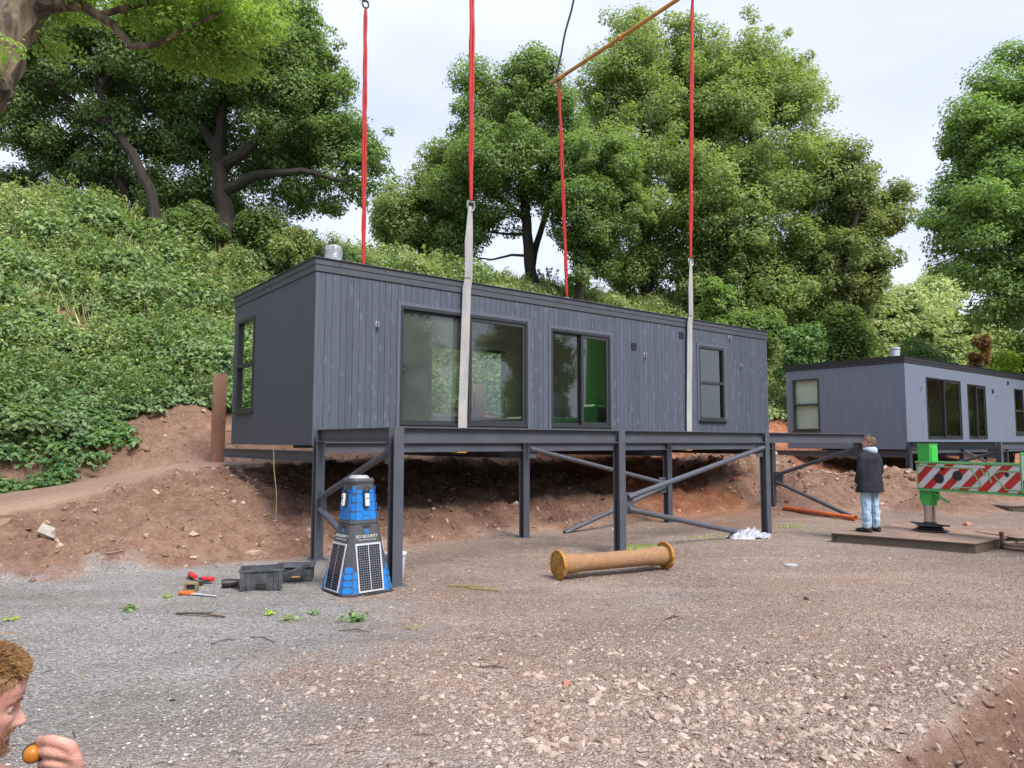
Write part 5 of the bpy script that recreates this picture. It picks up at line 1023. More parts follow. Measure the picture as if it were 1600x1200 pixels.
# ------------------------------------------------------------------ steel mats
def steelmat(label,A,s,t_,Ls,Lt,z=.155,zb=-.0):
    o=np.array([A[0],A[1],0.]); s=np.array([*s,0.]);s/=np.linalg.norm(s); t_=np.array([*t_,0.]);t_/=np.linalg.norm(t_); Bm=np.stack([s,t_,np.array([0,0,1.])],1); t=thing('steel_mat',label,'steel mat',(A[0],A[1],zb))
    h=z-zb; m=MB(); 
    for k in range(int(Lt/.26)+1):
        y=k*.26; m.box((0,y+.002,h-.02),(Ls,min(Lt,y+.258),h-.0005*(k%2)),Bm)
    m.build('deck_plate',M['mat'],t,bev=.003)
    for lo,hi in (((0,-.0,.0),(Ls,.008,h-.022)),((0,-.03,.0),(Ls,-.001,.012)),((0,-.02,h-.018),(Ls,-.001,h-.002)),((0,Lt-.01,0),(Ls,Lt,h-.022)),((-.008,0,0),(.0,Lt,h-.022)),((Ls,0,0),(Ls+.008,Lt,h-.022)),((Ls+.009,0,0),(Ls+.03,Lt,.012)),((Ls+.009,0,h-.018),(Ls+.022,Lt,h-.002))):
        m=MB(); m.box(lo,hi,Bm); m.build('side_channel',M['matside'],t)
    m=MB(); q=Bm@np.array([Ls+.02,1.02,0]); m.tube([q+np.array([0,0,0]),q+np.array([0,0,h+.09])],.03,8); m.tube([q+np.array([0,0,h+.07]),q+np.array([0,0,h+.11])],[.04,.03],8); m.build('lifting_pin',M['rust'],t)
    m=MB()
    for k in range(3): q=Bm@np.array([.05,.002+.0*k,.07]); 
    m.tube([Bm@np.array([.06,-.01,.08]),Bm@np.array([.06,-.001,.08])],.03,10); m.build('eye_hole',M['black'],t)
steelmat('large muddy steel mat under the man and the green outrigger',(5.62,12.78),(1.70,-1.32),(.80,.60),2.12,2.75)
steelmat('second steel mat at the right edge beside the large one',(8.36,12.05),(1.9,.25),(-.25,1.9),2.0,.9,.17)
steelmat('distant steel mat lying on soil at the right edge',tuple(Z0(1578,800)[:2]),(1.9,.5),(-.5,1.9),2.2,1.3,.18)
def ring():
    p=Z0(1592,858); m=MB()
    for r_,z in ((.24,.03),(.19,.035),(.22,.08)):
        pts=[(r_*math.cos(a),r_*math.sin(a)*.9,z) for a in np.linspace(0,2*PI,28)]; m.tube(pts,.028,7,False)
    o=m.build('coiled_hose',M['mat'],None,True); o.location=(p[0]+.12,p[1]+.1,T1(p[0],p[1])); tag(o,'coiled muddy hose on the ground at the right edge by the mat corner','hose')
ring()
# ------------------------------------------------------------------ crane truck with the outrigger
def crane():
    P=np.array([7.52,13.05,0]); dv=np.array([.455,-.89,0]); dv/=np.linalg.norm(dv); sv=np.array([-dv[1],dv[0],0]); B=np.stack([dv,sv,np.array([0,0,1.])],1)
    ang=math.atan2(dv[1],dv[0]); t=thing('crane_truck','green mobile crane whose outrigger with red and white chevrons stands on the steel mat','crane',(P[0],P[1],.155),ang); z=lambda q:q-.155
    m=MB(); m.box((-.12,-.115,z(.70)),(.115,.115,z(1.70))); m.build('outrigger_column',M['green'],t,bev=.012,seg=2)
    m=MB(); m.box((-.126,-.121,z(1.702)),(.121,.121,z(1.715))); m.box((.117,-.09,z(.75)),(.132,.09,z(1.66))); m.build('column_cap',M['green'],t,bev=.004)
    m=MB(); m.tube([(-.01,0,z(.62)),(-.01,0,z(.71))],.125,24); m.build('column_collar',M['green'],t,True)
    m=MB(); m.tube([(-.01,0,z(.30)),(-.01,0,z(.66))],.095,28); m.build('outrigger_ram',M['chrome'],t,True)
    f=MB(); f.tube([(-.01,0,.015),(-.01,0,.03)],[.31,.28],8); f.tube([(-.01,0,.03),(-.01,0,.06),(-.01,0,.075)],[.20,.22,.16],20); f.tube([(-.01,0,.075),(-.01,0,.11),(-.01,0,.115)],[.17,.25,.23],16); f.tube([(-.01,0,.115),(-.01,0,.17)],[.13,.10],16)
    f.box((-.36,-.03,.11),(.34,.03,.135)); f.build('foot_pad',M['black'],t,bev=.004)
    Lb=3.4
    m=MB(); m.box((-.125,-.16,z(.90)),(Lb,.16,z(1.385))); m.build('outrigger_beam',M['green'],t,bev=.01)
    for sgn in (1,-1):     # chevron plates on both faces
        y=sgn*.163
        pl=MB(); X=np.array([1.,0,0]);Y=np.array([0,0,1.])
        if sgn<0: org=np.array([0,y-.0,z(.93)]); 
        else: org=np.array([0,y,z(.93)])
        n_=np.array([0,-1.,0]) if sgn<0 else np.array([0,1.,0]); Xd=X if sgn<0 else -X
        base=[(-.12,0),(Lb-.1,0),(Lb-.1,.435),(-.12,.435)]
        def prism(poly,off,th,mb):
            if sgn<0: mb.prism(poly,org+n_*off,X,Y,th)
            else: mb.prism([(-p,q) for p,q in poly],org+n_*off,-X,Y,th)
        b=MB(); prism(base,.0,.003,b); b=b.build('warning_plate',M['wht'],t)
        r_=MB(); wv=.19
        for k in range(-4,20):
            x0=k*2*wv*.82; pol=[(x0,0),(x0+wv*.85,0),(x0+wv*.85+.42,.435),(x0+.42,.435)]; pol=clip(pol,1,0,Lb-.12); 
            if len(pol)>2: pol=clip(pol,-1,0,.118)
            if len(pol)>2: prism(pol,.0045,.001,r_)
        r_.build('red_stripe',M['redr'],b)
        g_=MB(); g_.box((-.13,min(y,y+sgn*.02),z(1.375)),(Lb,max(y,y+sgn*.02),z(1.405))); g_.box((-.13,min(y,y+sgn*.02),z(.885)),(Lb,max(y,y+sgn*.02),z(.91)))
        yy=y+sgn*.010
        def lp(pts): g_.tube([(a,yy,z(b_)) for a,b_ in pts],.012,6)
        lp([(-.1,1.33),(.86,1.30),(1.0,1.05),(.98,.99),(.55,.96),(.5,.92)]); lp([(1.3,1.27),(2.3,1.29),(2.42,1.02),(2.35,.96),(1.4,.98),(1.22,1.2),(1.3,1.27)])
        for a in (1.02,1.12): lp([(a,1.33-(a-1)*.3),(a+.06,1.22-(a-1)*1.2)])
        lp([(-.1,.93),(-.1,1.36)]); g_.build('plate_edging',M['greenb'],b,True)
        h=MB()
        for (a,q,r) in ((.36,1.28,.036),(.30,1.11,.085),(.62,1.17,.085),(1.42,1.22,.036),(2.1,1.14,.03)): h.tube([(a,y+sgn*.006,z(q)),(a,y+sgn*.012,z(q))],r,20)
        h.build('round_hole',M['black'],b)
        s=MB(); s.box((.66,min(y+sgn*.006,y+sgn*.009),z(1.315)),(1.08,max(y+sgn*.006,y+sgn*.009),z(1.355))); s.box((1.66,min(y+sgn*.006,y+sgn*.009),z(1.31)),(1.92,max(y+sgn*.006,y+sgn*.009),z(1.36))); s.build('white_sticker',M['wht'],b)
    # raised plate further along
    m=MB(); m.box((1.62,-.19,z(.92)),(3.4,.19,z(1.58))); m.build('outer_beam_sleeve',M['green'],t,bev=.02)
    for sgn in (-1,1):
        m=MB(); m.box((1.66,sgn*.196-.003,z(.95)),(3.35,sgn*.196+.003,z(1.54))); pl=m.build('warning_plate',M['wht'],t); r_=MB()
        for k in range(6):
            x0=1.5+k*.42; pol=[(x0,.95),(x0+.19,.95),(x0+.74,1.54),(x0+.55,1.54)]; pol=clip(pol,1,0,3.34); pol=clip(pol,-1,0,-1.67) if len(pol)>2 else pol
            if len(pol)>2:
                if sgn<0: r_.prism([(a,b_) for a,b_ in pol],(0,-.200,z(0)),(1,0,0),(0,0,1),.001)
                else: r_.prism([(-a,b_) for a,b_ in pol],(0,.200,z(0)),(-1,0,0),(0,0,1),.001)
        r_.build('red_stripe',M['redr'],pl)
    m=MB(); m.tube([(.12,-.1,z(.86)),(.22,-.12,z(.82)),(.3,-.11,z(.75)),(.42,-.1,z(.70))],.02,6); m.tube([(.14,-.06,z(.88)),(.14,-.1,z(.80)),(.2,-.1,z(.76))],.012,5); m.build('hose_bracket',M['green'],t,True)
    # carrier, standing to the right of the picture
    def bx(name,lo,hi,mat,bev=.03,parent=t): m=MB(); m.box(lo,hi); return m.build(name,M[mat],parent,bev=bev)
    bx('chassis',(3.4,-1.0,z(.75)),(5.9,10.2,z(1.35)),'green'); bx('carrier_deck',(3.3,-.4,z(1.37)),(6.0,9.8,z(1.52)),'green')
    cb=bx('cab',(3.4,10.25,z(.7)),(5.9,12.0,z(2.9)),'green',.12); bx('cab_window',(3.38,10.5,z(1.8)),(3.395,11.7,z(2.6)),'black',0,cb)
    bx('upper_structure',(3.6,4.4,z(1.54)),(5.7,9.6,z(2.7)),'green',.1); bx('counterweight',(3.5,3.0,z(1.54)),(5.8,4.39,z(2.6)),'charcoal',.05)
    uc=bx('upper_cab',(2.9,6.6,z(1.6)),(3.58,8.4,z(3.2)),'green',.08); bx('cab_window',(2.88,6.8,z(2.2)),(2.895,8.2,z(3.05)),'black',0,uc)
    m=MB(); q0=np.array([4.6,9.0,z(2.6)]); hk=(hook-np.array([P[0],P[1],.155]))@B+np.array([.3,0,3.0]); dd=(hk-q0)/np.linalg.norm(hk-q0); LL=np.linalg.norm(hk-q0); m.tube([q0-dd*1.0,q0+dd*LL*.4],.42,8); m.tube([q0+dd*LL*.4,q0+dd*LL],.33,8); m.build('boom',M['green'],t)
    m=MB(); m.tube([hk,(hook-np.array([P[0],P[1],.155]))@B+np.array([0,0,.9])],.03,6); m.build('hoist_rope',M['black'],t)
    for yy in (.2,1.6,7.0,8.4,11.1):
        for xx in (3.35,5.55):
            w_=MB(); w_.tube([(xx,yy,z(.6)),(xx+.08,yy,z(.6)),(xx+.32,yy,z(.6)),(xx+.4,yy,z(.6))],[.55,.6,.6,.55],26); w_=w_.build('wheel',M['black'],t,True)
            h=MB(); h.tube([(xx-.02,yy,z(.6)),(xx-.005,yy,z(.6))],.3,18); h.build('rim',M['silver'],w_)
crane()
h=MB(); h.tube([(0,0,-.1),(0,0,.5)],[.3,.3],16); h.tube([(0,0,-.1),(0,0,-.5),(.2,0,-.7),(.25,0,-.95),(0,0,-1.1),(-.2,0,-.95)],[.1,.1,.1,.1,.09,.05],8)
o=h.build('crane_hook',M['yellow'],None,True); o.location=tuple(hook+np.array([0,0,.9])); tag(o,'yellow hook block high above the photo holding the strops','hook')

def debris():
    r=np.random.default_rng(21); m=MB(); n=0
    while n<340:
        u=r.uniform(-7,20); v=r.uniform(-.3,7.6); wt=np.interp(u,[-12,-3.8,-2.4,-.75,0],[1.6,2.7,3.5,4.1,4.2])
        if (v>wt and v<6.2 and u<1) or r.random()<.25*(u>1): continue
        x,y=XY(u,v); L=r.uniform(.1,.4); a=r.uniform(0,2*PI); dx,dy=math.cos(a)*L/2,math.sin(a)*L/2; xs=np.array([x-dx,x+r.normal(0,.04),x+dx]); ys=np.array([y-dy,y+r.normal(0,.04),y+dy]); zs=terr(xs,ys)+np.array([.005,.02+r.uniform(0,.04),.01]); rr=r.uniform(.004,.010)
        m.tube(list(np.stack([xs,ys,zs],1)),[rr,rr,rr*.5],4,False); n+=1
    o=m.build('root_debris',M['cable']); tag(o,'broken roots and twigs lying over the bare soil bank','roots',kind='stuff')
    m=MB()
    for i in range(150):
        x,y=scatter(1,3.4,11,2.0); x,y=float(x[0])*.9,float(y[0]); L=r.uniform(.03,.14); a=r.uniform(0,2*PI); dx,dy=math.cos(a)*L/2,math.sin(a)*L/2; q=terr(np.array([x-dx,x+dx]),np.array([y-dy,y+dy]))
        m.tube([(x-dx,y-dy,q[0]+.006),(x,y,(q[0]+q[1])/2+.012),(x+dx,y+dy,q[1]+.006)],[.002,.003,.0015],4,False)
    o=m.build('twig_litter',M['stick']); tag(o,'tiny twigs littering the gravel yard','twigs',kind='stuff')
debris()

for lab,mt,u0,u1,v_ in (('tan packing timber laid on the frame under the cabin left of the grey strap','timber',1.95,2.75,.25),('red packing piece under the cabin right of the grey strap','redtool',2.98,3.4,.25),('small red packing piece under the cabin near its left corner','redtool',.45,.62,.3)):
    m=MB(); m.box((u0,v_,0),(u1,v_+.2,.075)); m.box((u0+.03,v_-.012,.012),(u1-.03,v_-.001,.06)); o=m.build('packing_timber',M[mt],None,bev=.004); o.location=(O[0],O[1],1.603); o.rotation_euler=(0,0,YAW); tag(o,lab,'packing')
# ------------------------------------------------------------------ people
M['skin']=pm('skin',(.62,.33,.245),(.50,.23,.17),7,.5,0,.12,120)
M['skinred']=pm('ruddy_skin',(.62,.36,.285),(.56,.26,.205),22,.55,0,.35,260)
M['coat']=pm('black_navy_coat',(.008,.010,.020),(.013,.015,.027),5,.85,0,.3,120)
M['jeans']=pm('pale_blue_jeans',(.27,.42,.58),(.40,.56,.70),5,.85,0,.5,60)
M['hood']=pm('pale_blue_hood',(.42,.52,.62),(.34,.43,.53),6,.9,0,.3,80)
M['shoe']=pm('dark_shoe',(.035,.028,.026),(.02,.018,.018),6,.6)
M['hairb']=pm('brown_hair',(.13,.075,.045),(.22,.14,.09),12,.7,0,.8,60)
M['hairg']=leafmat('ginger_hair',(.14,.07,.03),(.27,.14,.06),(.46,.28,.13),.15,6,.45)
M['hairs2']=leafmat('brown_strands',(.10,.06,.04),(.17,.11,.07),(.3,.22,.16),.1,6,.5)
M['scalp']=pm('hair_base',(.20,.105,.045),(.28,.16,.075),12,.8)
M['stub']=leafmat('stubble',(.14,.075,.045),(.24,.13,.07),(.36,.2,.11),.1,6,.6)
M['eyew']=pm('eye_white',(.7,.68,.66),(.66,.64,.62),5,.2)
M['navy']=pm('navy_jumper',(.03,.035,.06),(.02,.025,.045),5,.9)
M['amber']=pm('amber_body',(.50,.19,.012),(.38,.13,.01),6,.45)
def head_rings(nz=72,na=72):
    """head standing on z=0 (chin) .. .235 (crown); faces +X; returns rings"""
    Z=np.linspace(0.0,.2349,nz); zz=[0,.004,.012,.03,.05,.07,.09,.11,.13,.15,.175,.2,.22,.23,.235]
    F=[.052,.068,.079,.079,.0775,.079,.081,.0795,.083,.089,.086,.072,.048,.026,.002]   # front profile without nose
    Bk=[-.010,-.022,-.032,-.045,-.06,-.078,-.090,-.098,-.102,-.104,-.101,-.088,-.062,-.034,-.002]
    S=[.018,.032,.042,.054,.061,.066,.070,.0725,.075,.0765,.0745,.066,.047,.027,.002]
    rg=[]
    for z in Z:
        f,b,s=np.interp(z,zz,F),np.interp(z,zz,Bk),np.interp(z,zz,S); r=[]
        for k in range(na):
            a=2*PI*k/na; ca,sa=math.cos(a),math.sin(a)
            x=(f if ca>0 else -b)*abs(ca)**(.9 if ca>0 else 1)*(1 if ca>0 else -1); y=s*math.copysign(abs(sa)**.85,sa)
            if ca>0:
                g=lambda cy,cz,wy,wz:math.exp(-((y-cy)/wy)**2-((z-cz)/wz)**2)
                ay=abs(y); ga=lambda cy,cz,wy,wz:math.exp(-((ay-cy)/wy)**2-((z-cz)/wz)**2)
                # nose: ridge from brow to tip
                nz_=np.interp(z,[.062,.068,.0735,.082,.097,.113,.127],[0,.013,.0275,.0265,.0165,.008,0]); ww=np.interp(z,[.066,.078,.1,.12],[.0165,.0135,.0085,.008]); x+=nz_*math.exp(-(y/ww)**2)
                x+=.006*ga(.014,.073,.007,.007)
                x-=.0125*ga(.031,.114,.014,.011); x+=.006*ga(.03,.131,.022,.006); x+=.005*ga(.0315,.1135,.010,.006)
                x+=.005*ga(.04,.088,.018,.016)
                x+=.0055*g(0,.056,.019,.0045); x+=.006*g(0,.0455,.017,.005); x-=.004*g(0,.0508,.022,.002); x-=.004*g(0,.034,.016,.005); x+=.006*g(0,.014,.016,.010)
                x-=.002*g(0,.064,.004,.005)
            r.append((x,y,z))
        rg.append(r)
    return rg
def ear(m,s,p=(-.012,.0715,.105)):
    p=np.array(p)*[1,s,1]; rg=[]
    for q,rr in ((0,.55),(.35,1.0),(.75,1.05),(1.0,.85)):
        rg.append([(p[0]-.004*q+.017*rr*math.cos(a)-.006*math.sin(a),p[1]+s*(.014*q)*(1+.3*(-math.cos(a))),p[2]+.031*rr*math.sin(a)) for a in np.linspace(0,2*PI,18,endpoint=False)])
    if s<0: rg=[r[::-1] for r in rg]
    m.rings(rg)
def skinned(chains,sub=1):
    """chains: list of [(x,y,z,r),...]; returns verts, faces of the skinned surface"""
    V=[];F=[]
    for ch in chains:
        me=bpy.data.meshes.new('k'); me.from_pydata([c[:3] for c in ch],[(i,i+1) for i in range(len(ch)-1)],[]); o=bpy.data.objects.new('k',me); link(o)
        sm_=o.modifiers.new('s','SKIN'); sm_.use_smooth_shade=True
        for i,c in enumerate(ch): me.skin_vertices[0].data[i].radius=(c[3],c[4] if len(c)>4 else c[3])
        me.skin_vertices[0].data[0].use_root=True; ss=o.modifiers.new('u','SUBSURF'); ss.levels=sub; ss.render_levels=sub
        bpy.context.view_layer.update(); e=o.evaluated_get(bpy.context.evaluated_depsgraph_get()); m2=e.to_mesh(); b=len(V); V+=[tuple(v.co) for v in m2.vertices]; F+=[tuple(i+b for i in p.vertices) for p in m2.polygons]; e.to_mesh_clear(); bpy.data.objects.remove(o)
    return V,F
def fuse(name,mb,mat,parent,vox,smooth=4,sub=0):
    o=mb.build(name,mat); r=o.modifiers.new('r','REMESH'); r.mode='VOXEL'; r.voxel_size=vox; s=o.modifiers.new('s','SMOOTH'); s.factor=.5; s.iterations=smooth
    bpy.context.view_layer.update(); me=bpy.data.meshes.new_from_object(o.evaluated_get(bpy.context.evaluated_depsgraph_get())); me.name=name; bpy.data.objects.remove(o)
    me.materials.clear(); me.materials.append(mat); me.polygons.foreach_set('use_smooth',[True]*len(me.polygons)); n=bpy.data.objects.new(name,me); link(n); n.parent=parent; return n
def xf(rg,Mx,t): Mx=np.array(Mx); t=np.array(t); return [[tuple(Mx@np.array(p)+t) for p in r] for r in rg]
# ---- man on the steel mat, seen from behind: local frame faces +X, stands at z=0
def standing_man():
    p=Z0(1362,829,.157); t=thing('person','man on the steel mat seen from behind, black coat, pale hood, light blue jeans','person',(p[0],p[1],.157),0)
    Rb=rotz(R(118))              # body faces away, towards the cabins
    hM=rotz(R(160))@np.array(Matrix.Rotation(R(-14),3,'Y')); hp=np.array([-.0,.0,1.455])
    m=MB(); m.rings(xf(head_rings(48,48),hM,hp+hM@np.array([.02,0,.0])))
    for s in (1,-1):
        mm=MB(); ear(mm,s); m.add([tuple(hM@np.array(v)+hp+hM@np.array([.02,0,0])) for v in mm.v],mm.f)
    B=lambda x,y,z: tuple(Rb@np.array([x,y,z]))
    ch=[[(*B(0,0,.90),.13,.16),(*B(0,0,1.08),.12,.15),(*B(-.01,0,1.25),.12,.17),(*B(-.02,0,1.38),.07,.09),(*B(-.01,0,1.46),.055),(*B(.01,0,1.52),.055)]]
    for s in (1,-1):
        ch.append([(*B(0,s*.09,.92),.09),(*B(.01,s*.1,.7),.078),(*B(.0,s*.105,.48),.058),(*B(-.02,s*.11,.25),.05),(*B(-.03,s*.115,.09),.04)])
        ch.append([(*B(-.03,s*.115,.06),.04),(*B(.06,s*.125,.04),.038),(*B(.14,s*.135,.03),.03)])
        ch.append([(*B(-.02,s*.13,1.36),.045),(*B(-.02,s*.215,1.30),.045),(*B(-.03,s*.27,1.08),.042),(*B(.05,s*.25,.86),.032),(*B(.08,s*.245,.80),.025)])
        hx,hy,hz=.09,s*.24,.77
        ch.append([(*B(hx,hy,hz+.03),.028,.016),(*B(hx+.005,hy,hz-.03),.036,.016)])
        for k in range(4): dx=-.028+.019*k; L=(.055,.066,.07,.06)[k]; ch.append([(*B(hx+dx,hy,hz-.035),.009),(*B(hx+dx,hy-s*.006,hz-.035-L*.5),.0085),(*B(hx+dx-.004,hy-s*.022,hz-.035-L),.007)])
        ch.append([(*B(hx+.02,hy,hz),.011),(*B(hx+.045,hy-s*.01,hz-.03),.01),(*B(hx+.05,hy-s*.015,hz-.055),.008)])
    V,F=skinned(ch); m.add(V,F); body=fuse('body',m,M['skin'],t,.007,3)
    # hair cap
    rg=head_rings(40,56); hr=[]
    for r in rg[14:]:
        q=[]
        for x,y,z in r:
            a=math.atan2(y,x); fr=max(0,math.cos(a)); lim=.185*fr**.6+.045*(1-fr)**1.0 if fr>0 else .05
            e=.013 if z>lim else -.006; e*=1+.35*math.sin(a*9+z*90)*.5+.3*math.sin(a*17+z*50)*.4
            n_=np.array([x,y,(z-.12)*.8]); n_/=np.linalg.norm(n_); q.append(tuple(np.array([x,y,z])+n_*e))
        hr.append(q)
    m=MB(); m.rings(xf(hr,hM,hp+hM@np.array([.02,0,0]))); m.build('hair',M['hairb'],t,True)
    V,nn=hairs(hM,hp+hM@np.array([.02,0,0]),1500,.03,.0022,False); quads('hair_strands',V,M['hairs2'],t)
    # coat: rings of (z, halfdepth, halfwidth, cx)
    def oval(z,dx,dy,cx=0,wr=0,n=40): return [B(cx+dx*math.cos(a)*(1+wr*math.sin(7*a+z*9)),dy*math.sin(a)*(1+wr*math.sin(5*a+z*7)),z+wr*.1*math.sin(4*a)) for a in np.linspace(0,2*PI,n,endpoint=False)]
    m=MB(); m.rings([oval(.70,.20,.285,0,.03),oval(.72,.20,.285,0,.03),oval(.86,.19,.27,0,.025),oval(1.02,.175,.25,0,.02),oval(1.18,.16,.235,-.005,.012),oval(1.32,.145,.225,-.015,.01),oval(1.39,.125,.20,-.02,.0),oval(1.435,.10,.14,-.02),oval(1.465,.085,.095,-.015),oval(1.50,.085,.09,-.01)])
    ch=[]
    for s in (1,-1): ch.append([(*B(-.02,s*.13,1.375),.085),(*B(-.02,s*.21,1.31),.085),(*B(-.03,s*.262,1.08),.078),(*B(.04,s*.255,.90),.066),(*B(.06,s*.25,.845),.062)])
    V,F=skinned(ch); m.add(V,F); ct=fuse('coat',m,M['coat'],t,.012,3); tx=bpy.data.textures.new('coat_folds','CLOUDS'); tx.noise_scale=.14; dm=ct.modifiers.new('d','DISPLACE'); dm.texture=tx; dm.strength=.018; dm.mid_level=.45
    for s in (1,):
        q=MB(); q.tube([B(-.02,.0,1.452),B(-.075,.06,1.45),B(-.12,.0,1.43),B(-.075,-.06,1.45)],.02,6)
    # hood: folded cloth behind the neck
    m=MB(); rg=[]
    for a in np.linspace(R(55),R(305),26):
        k=math.sin((a-R(55))/R(250)*PI); cx=.088*math.cos(a)-.015; cy=.098*math.sin(a); th=.016+.022*k; dz=.058*k
        rg.append([B(cx*(1+.22*k*max(0,math.cos(b)))+math.cos(a)*th*math.cos(b),cy+math.sin(a)*th*math.cos(b),1.465-dz*.5+ (th+dz*.55)*math.sin(b)) for b in np.linspace(0,2*PI,14,endpoint=False)])
    m.rings(rg); 
    m.rings([[B(-.10-.03*math.cos(b)*w_-.012,(.075*w_)*math.sin(b)*1.0,z) for b in np.linspace(0,2*PI,16,endpoint=False)] for z,w_ in ((1.47,.9),(1.43,1.15),(1.38,.95),(1.335,.5),(1.31,.15))])
    fuse('hood',m,M['hood'],t,.007,4)
    # jeans
    ch=[]
    for s in (1,-1): ch.append([(*B(0,s*.07,.93),.125),(*B(.0,s*.095,.80),.118),(*B(.01,s*.105,.60),.098),(*B(.0,s*.112,.42),.088),(*B(-.015,s*.118,.22),.082),(*B(-.01,s*.12,.10),.082),(*B(-.0,s*.12,.055),.078)])
    V,F=skinned(ch); m=MB(); m.add(V,F); j=fuse('jeans',m,M['jeans'],t,.009,2)
    tx=bpy.data.textures.new('folds','CLOUDS'); tx.noise_scale=.09; dm=j.modifiers.new('d','DISPLACE'); dm.texture=tx; dm.strength=.03; dm.mid_level=.5
    for s in (1,-1):
        m=MB(); m.rings([[B(-.055+ (x_*.29),s*.122+s*.012*x_+.048*w_*math.sin(a),max(.0,.045*h_+.048*h_*math.cos(a))) for a in np.linspace(0,2*PI,18,endpoint=False)] for x_,w_,h_ in ((-.13,.4,.6),(-.1,.85,1.0),(.1,.9,1.05),(.35,1.,.95),(.6,1.08,.75),(.8,.95,.6),(.88,.5,.45))])
        m.build('shoe',M['shoe'],t,True)
def hairs(Mx,t,n,ln,wd,beard,seed=3,spread=.35):
    """short tapered strands on the head surface; beard=False scalp, True jaw"""
    r=np.random.default_rng(seed); rg=np.array(head_rings(72,72)); nz,na,_=rg.shape; P=[];NN=[]
    zi=r.integers(1,nz-1,n*14); ai=r.integers(0,na,n*14); p=rg[zi,ai]; du=rg[zi,(ai+1)%na]-rg[zi,ai]; dv=rg[np.minimum(zi+1,nz-1),ai]-rg[zi,ai]; nn=nrm(np.cross(du,dv)); 
    area=np.linalg.norm(np.cross(du,dv),axis=1); a=np.arctan2(p[:,1],p[:,0]); fr=np.maximum(0,np.cos(a)); z=p[:,2]; x=p[:,0]
    if not beard: ok=(z>np.where(fr>0,.182*fr**.55+.055*(1-fr),.055-.0*fr))&~((np.abs(x+.012)<.022)&(z<.14))
    else:
        up=np.interp(x,[-.03,-.012,.01,.03,.055,.075],[.13,.118,.075,.064,.058,.066]); ok=(z<up+r.normal(0,.004,len(z)))&(x>-.035)&~((np.abs(z-.051)<.008)&(np.abs(p[:,1])<.025)&(x>.06))
    ok&=r.random(len(z))<area/area.max(); p=p[ok][:n]; nn=nn[ok][:n]; m=len(p); a=np.arctan2(p[:,1],p[:,0])
    if beard: d=nn*.5+np.array([.15,0,-.8])+r.normal(size=(m,3))*spread
    else: d=nn*.45+np.stack([np.where(p[:,2]>.19,.55,-.35),np.zeros(m),np.where(p[:,2]>.19,.1,-.6)],1)+r.normal(size=(m,3))*spread
    d=nrm(d); L=ln*r.uniform(.5,1.2,m)[:,None]*(1 if beard else (.55+.9*np.clip((p[:,2:3]-.1)/.12,0,1))); w_=nrm(np.cross(d,r.normal(size=(m,3))))*wd
    p=p+nn*.0005; q=p+d*L*.6; e=q+nrm(d+np.array([.0,0,-.35]))*L*.5
    V=np.stack([p-w_,p+w_,q+w_*.7,e],1); V=V@np.array(Mx).T+np.array(t); return V,nn
standing_man()
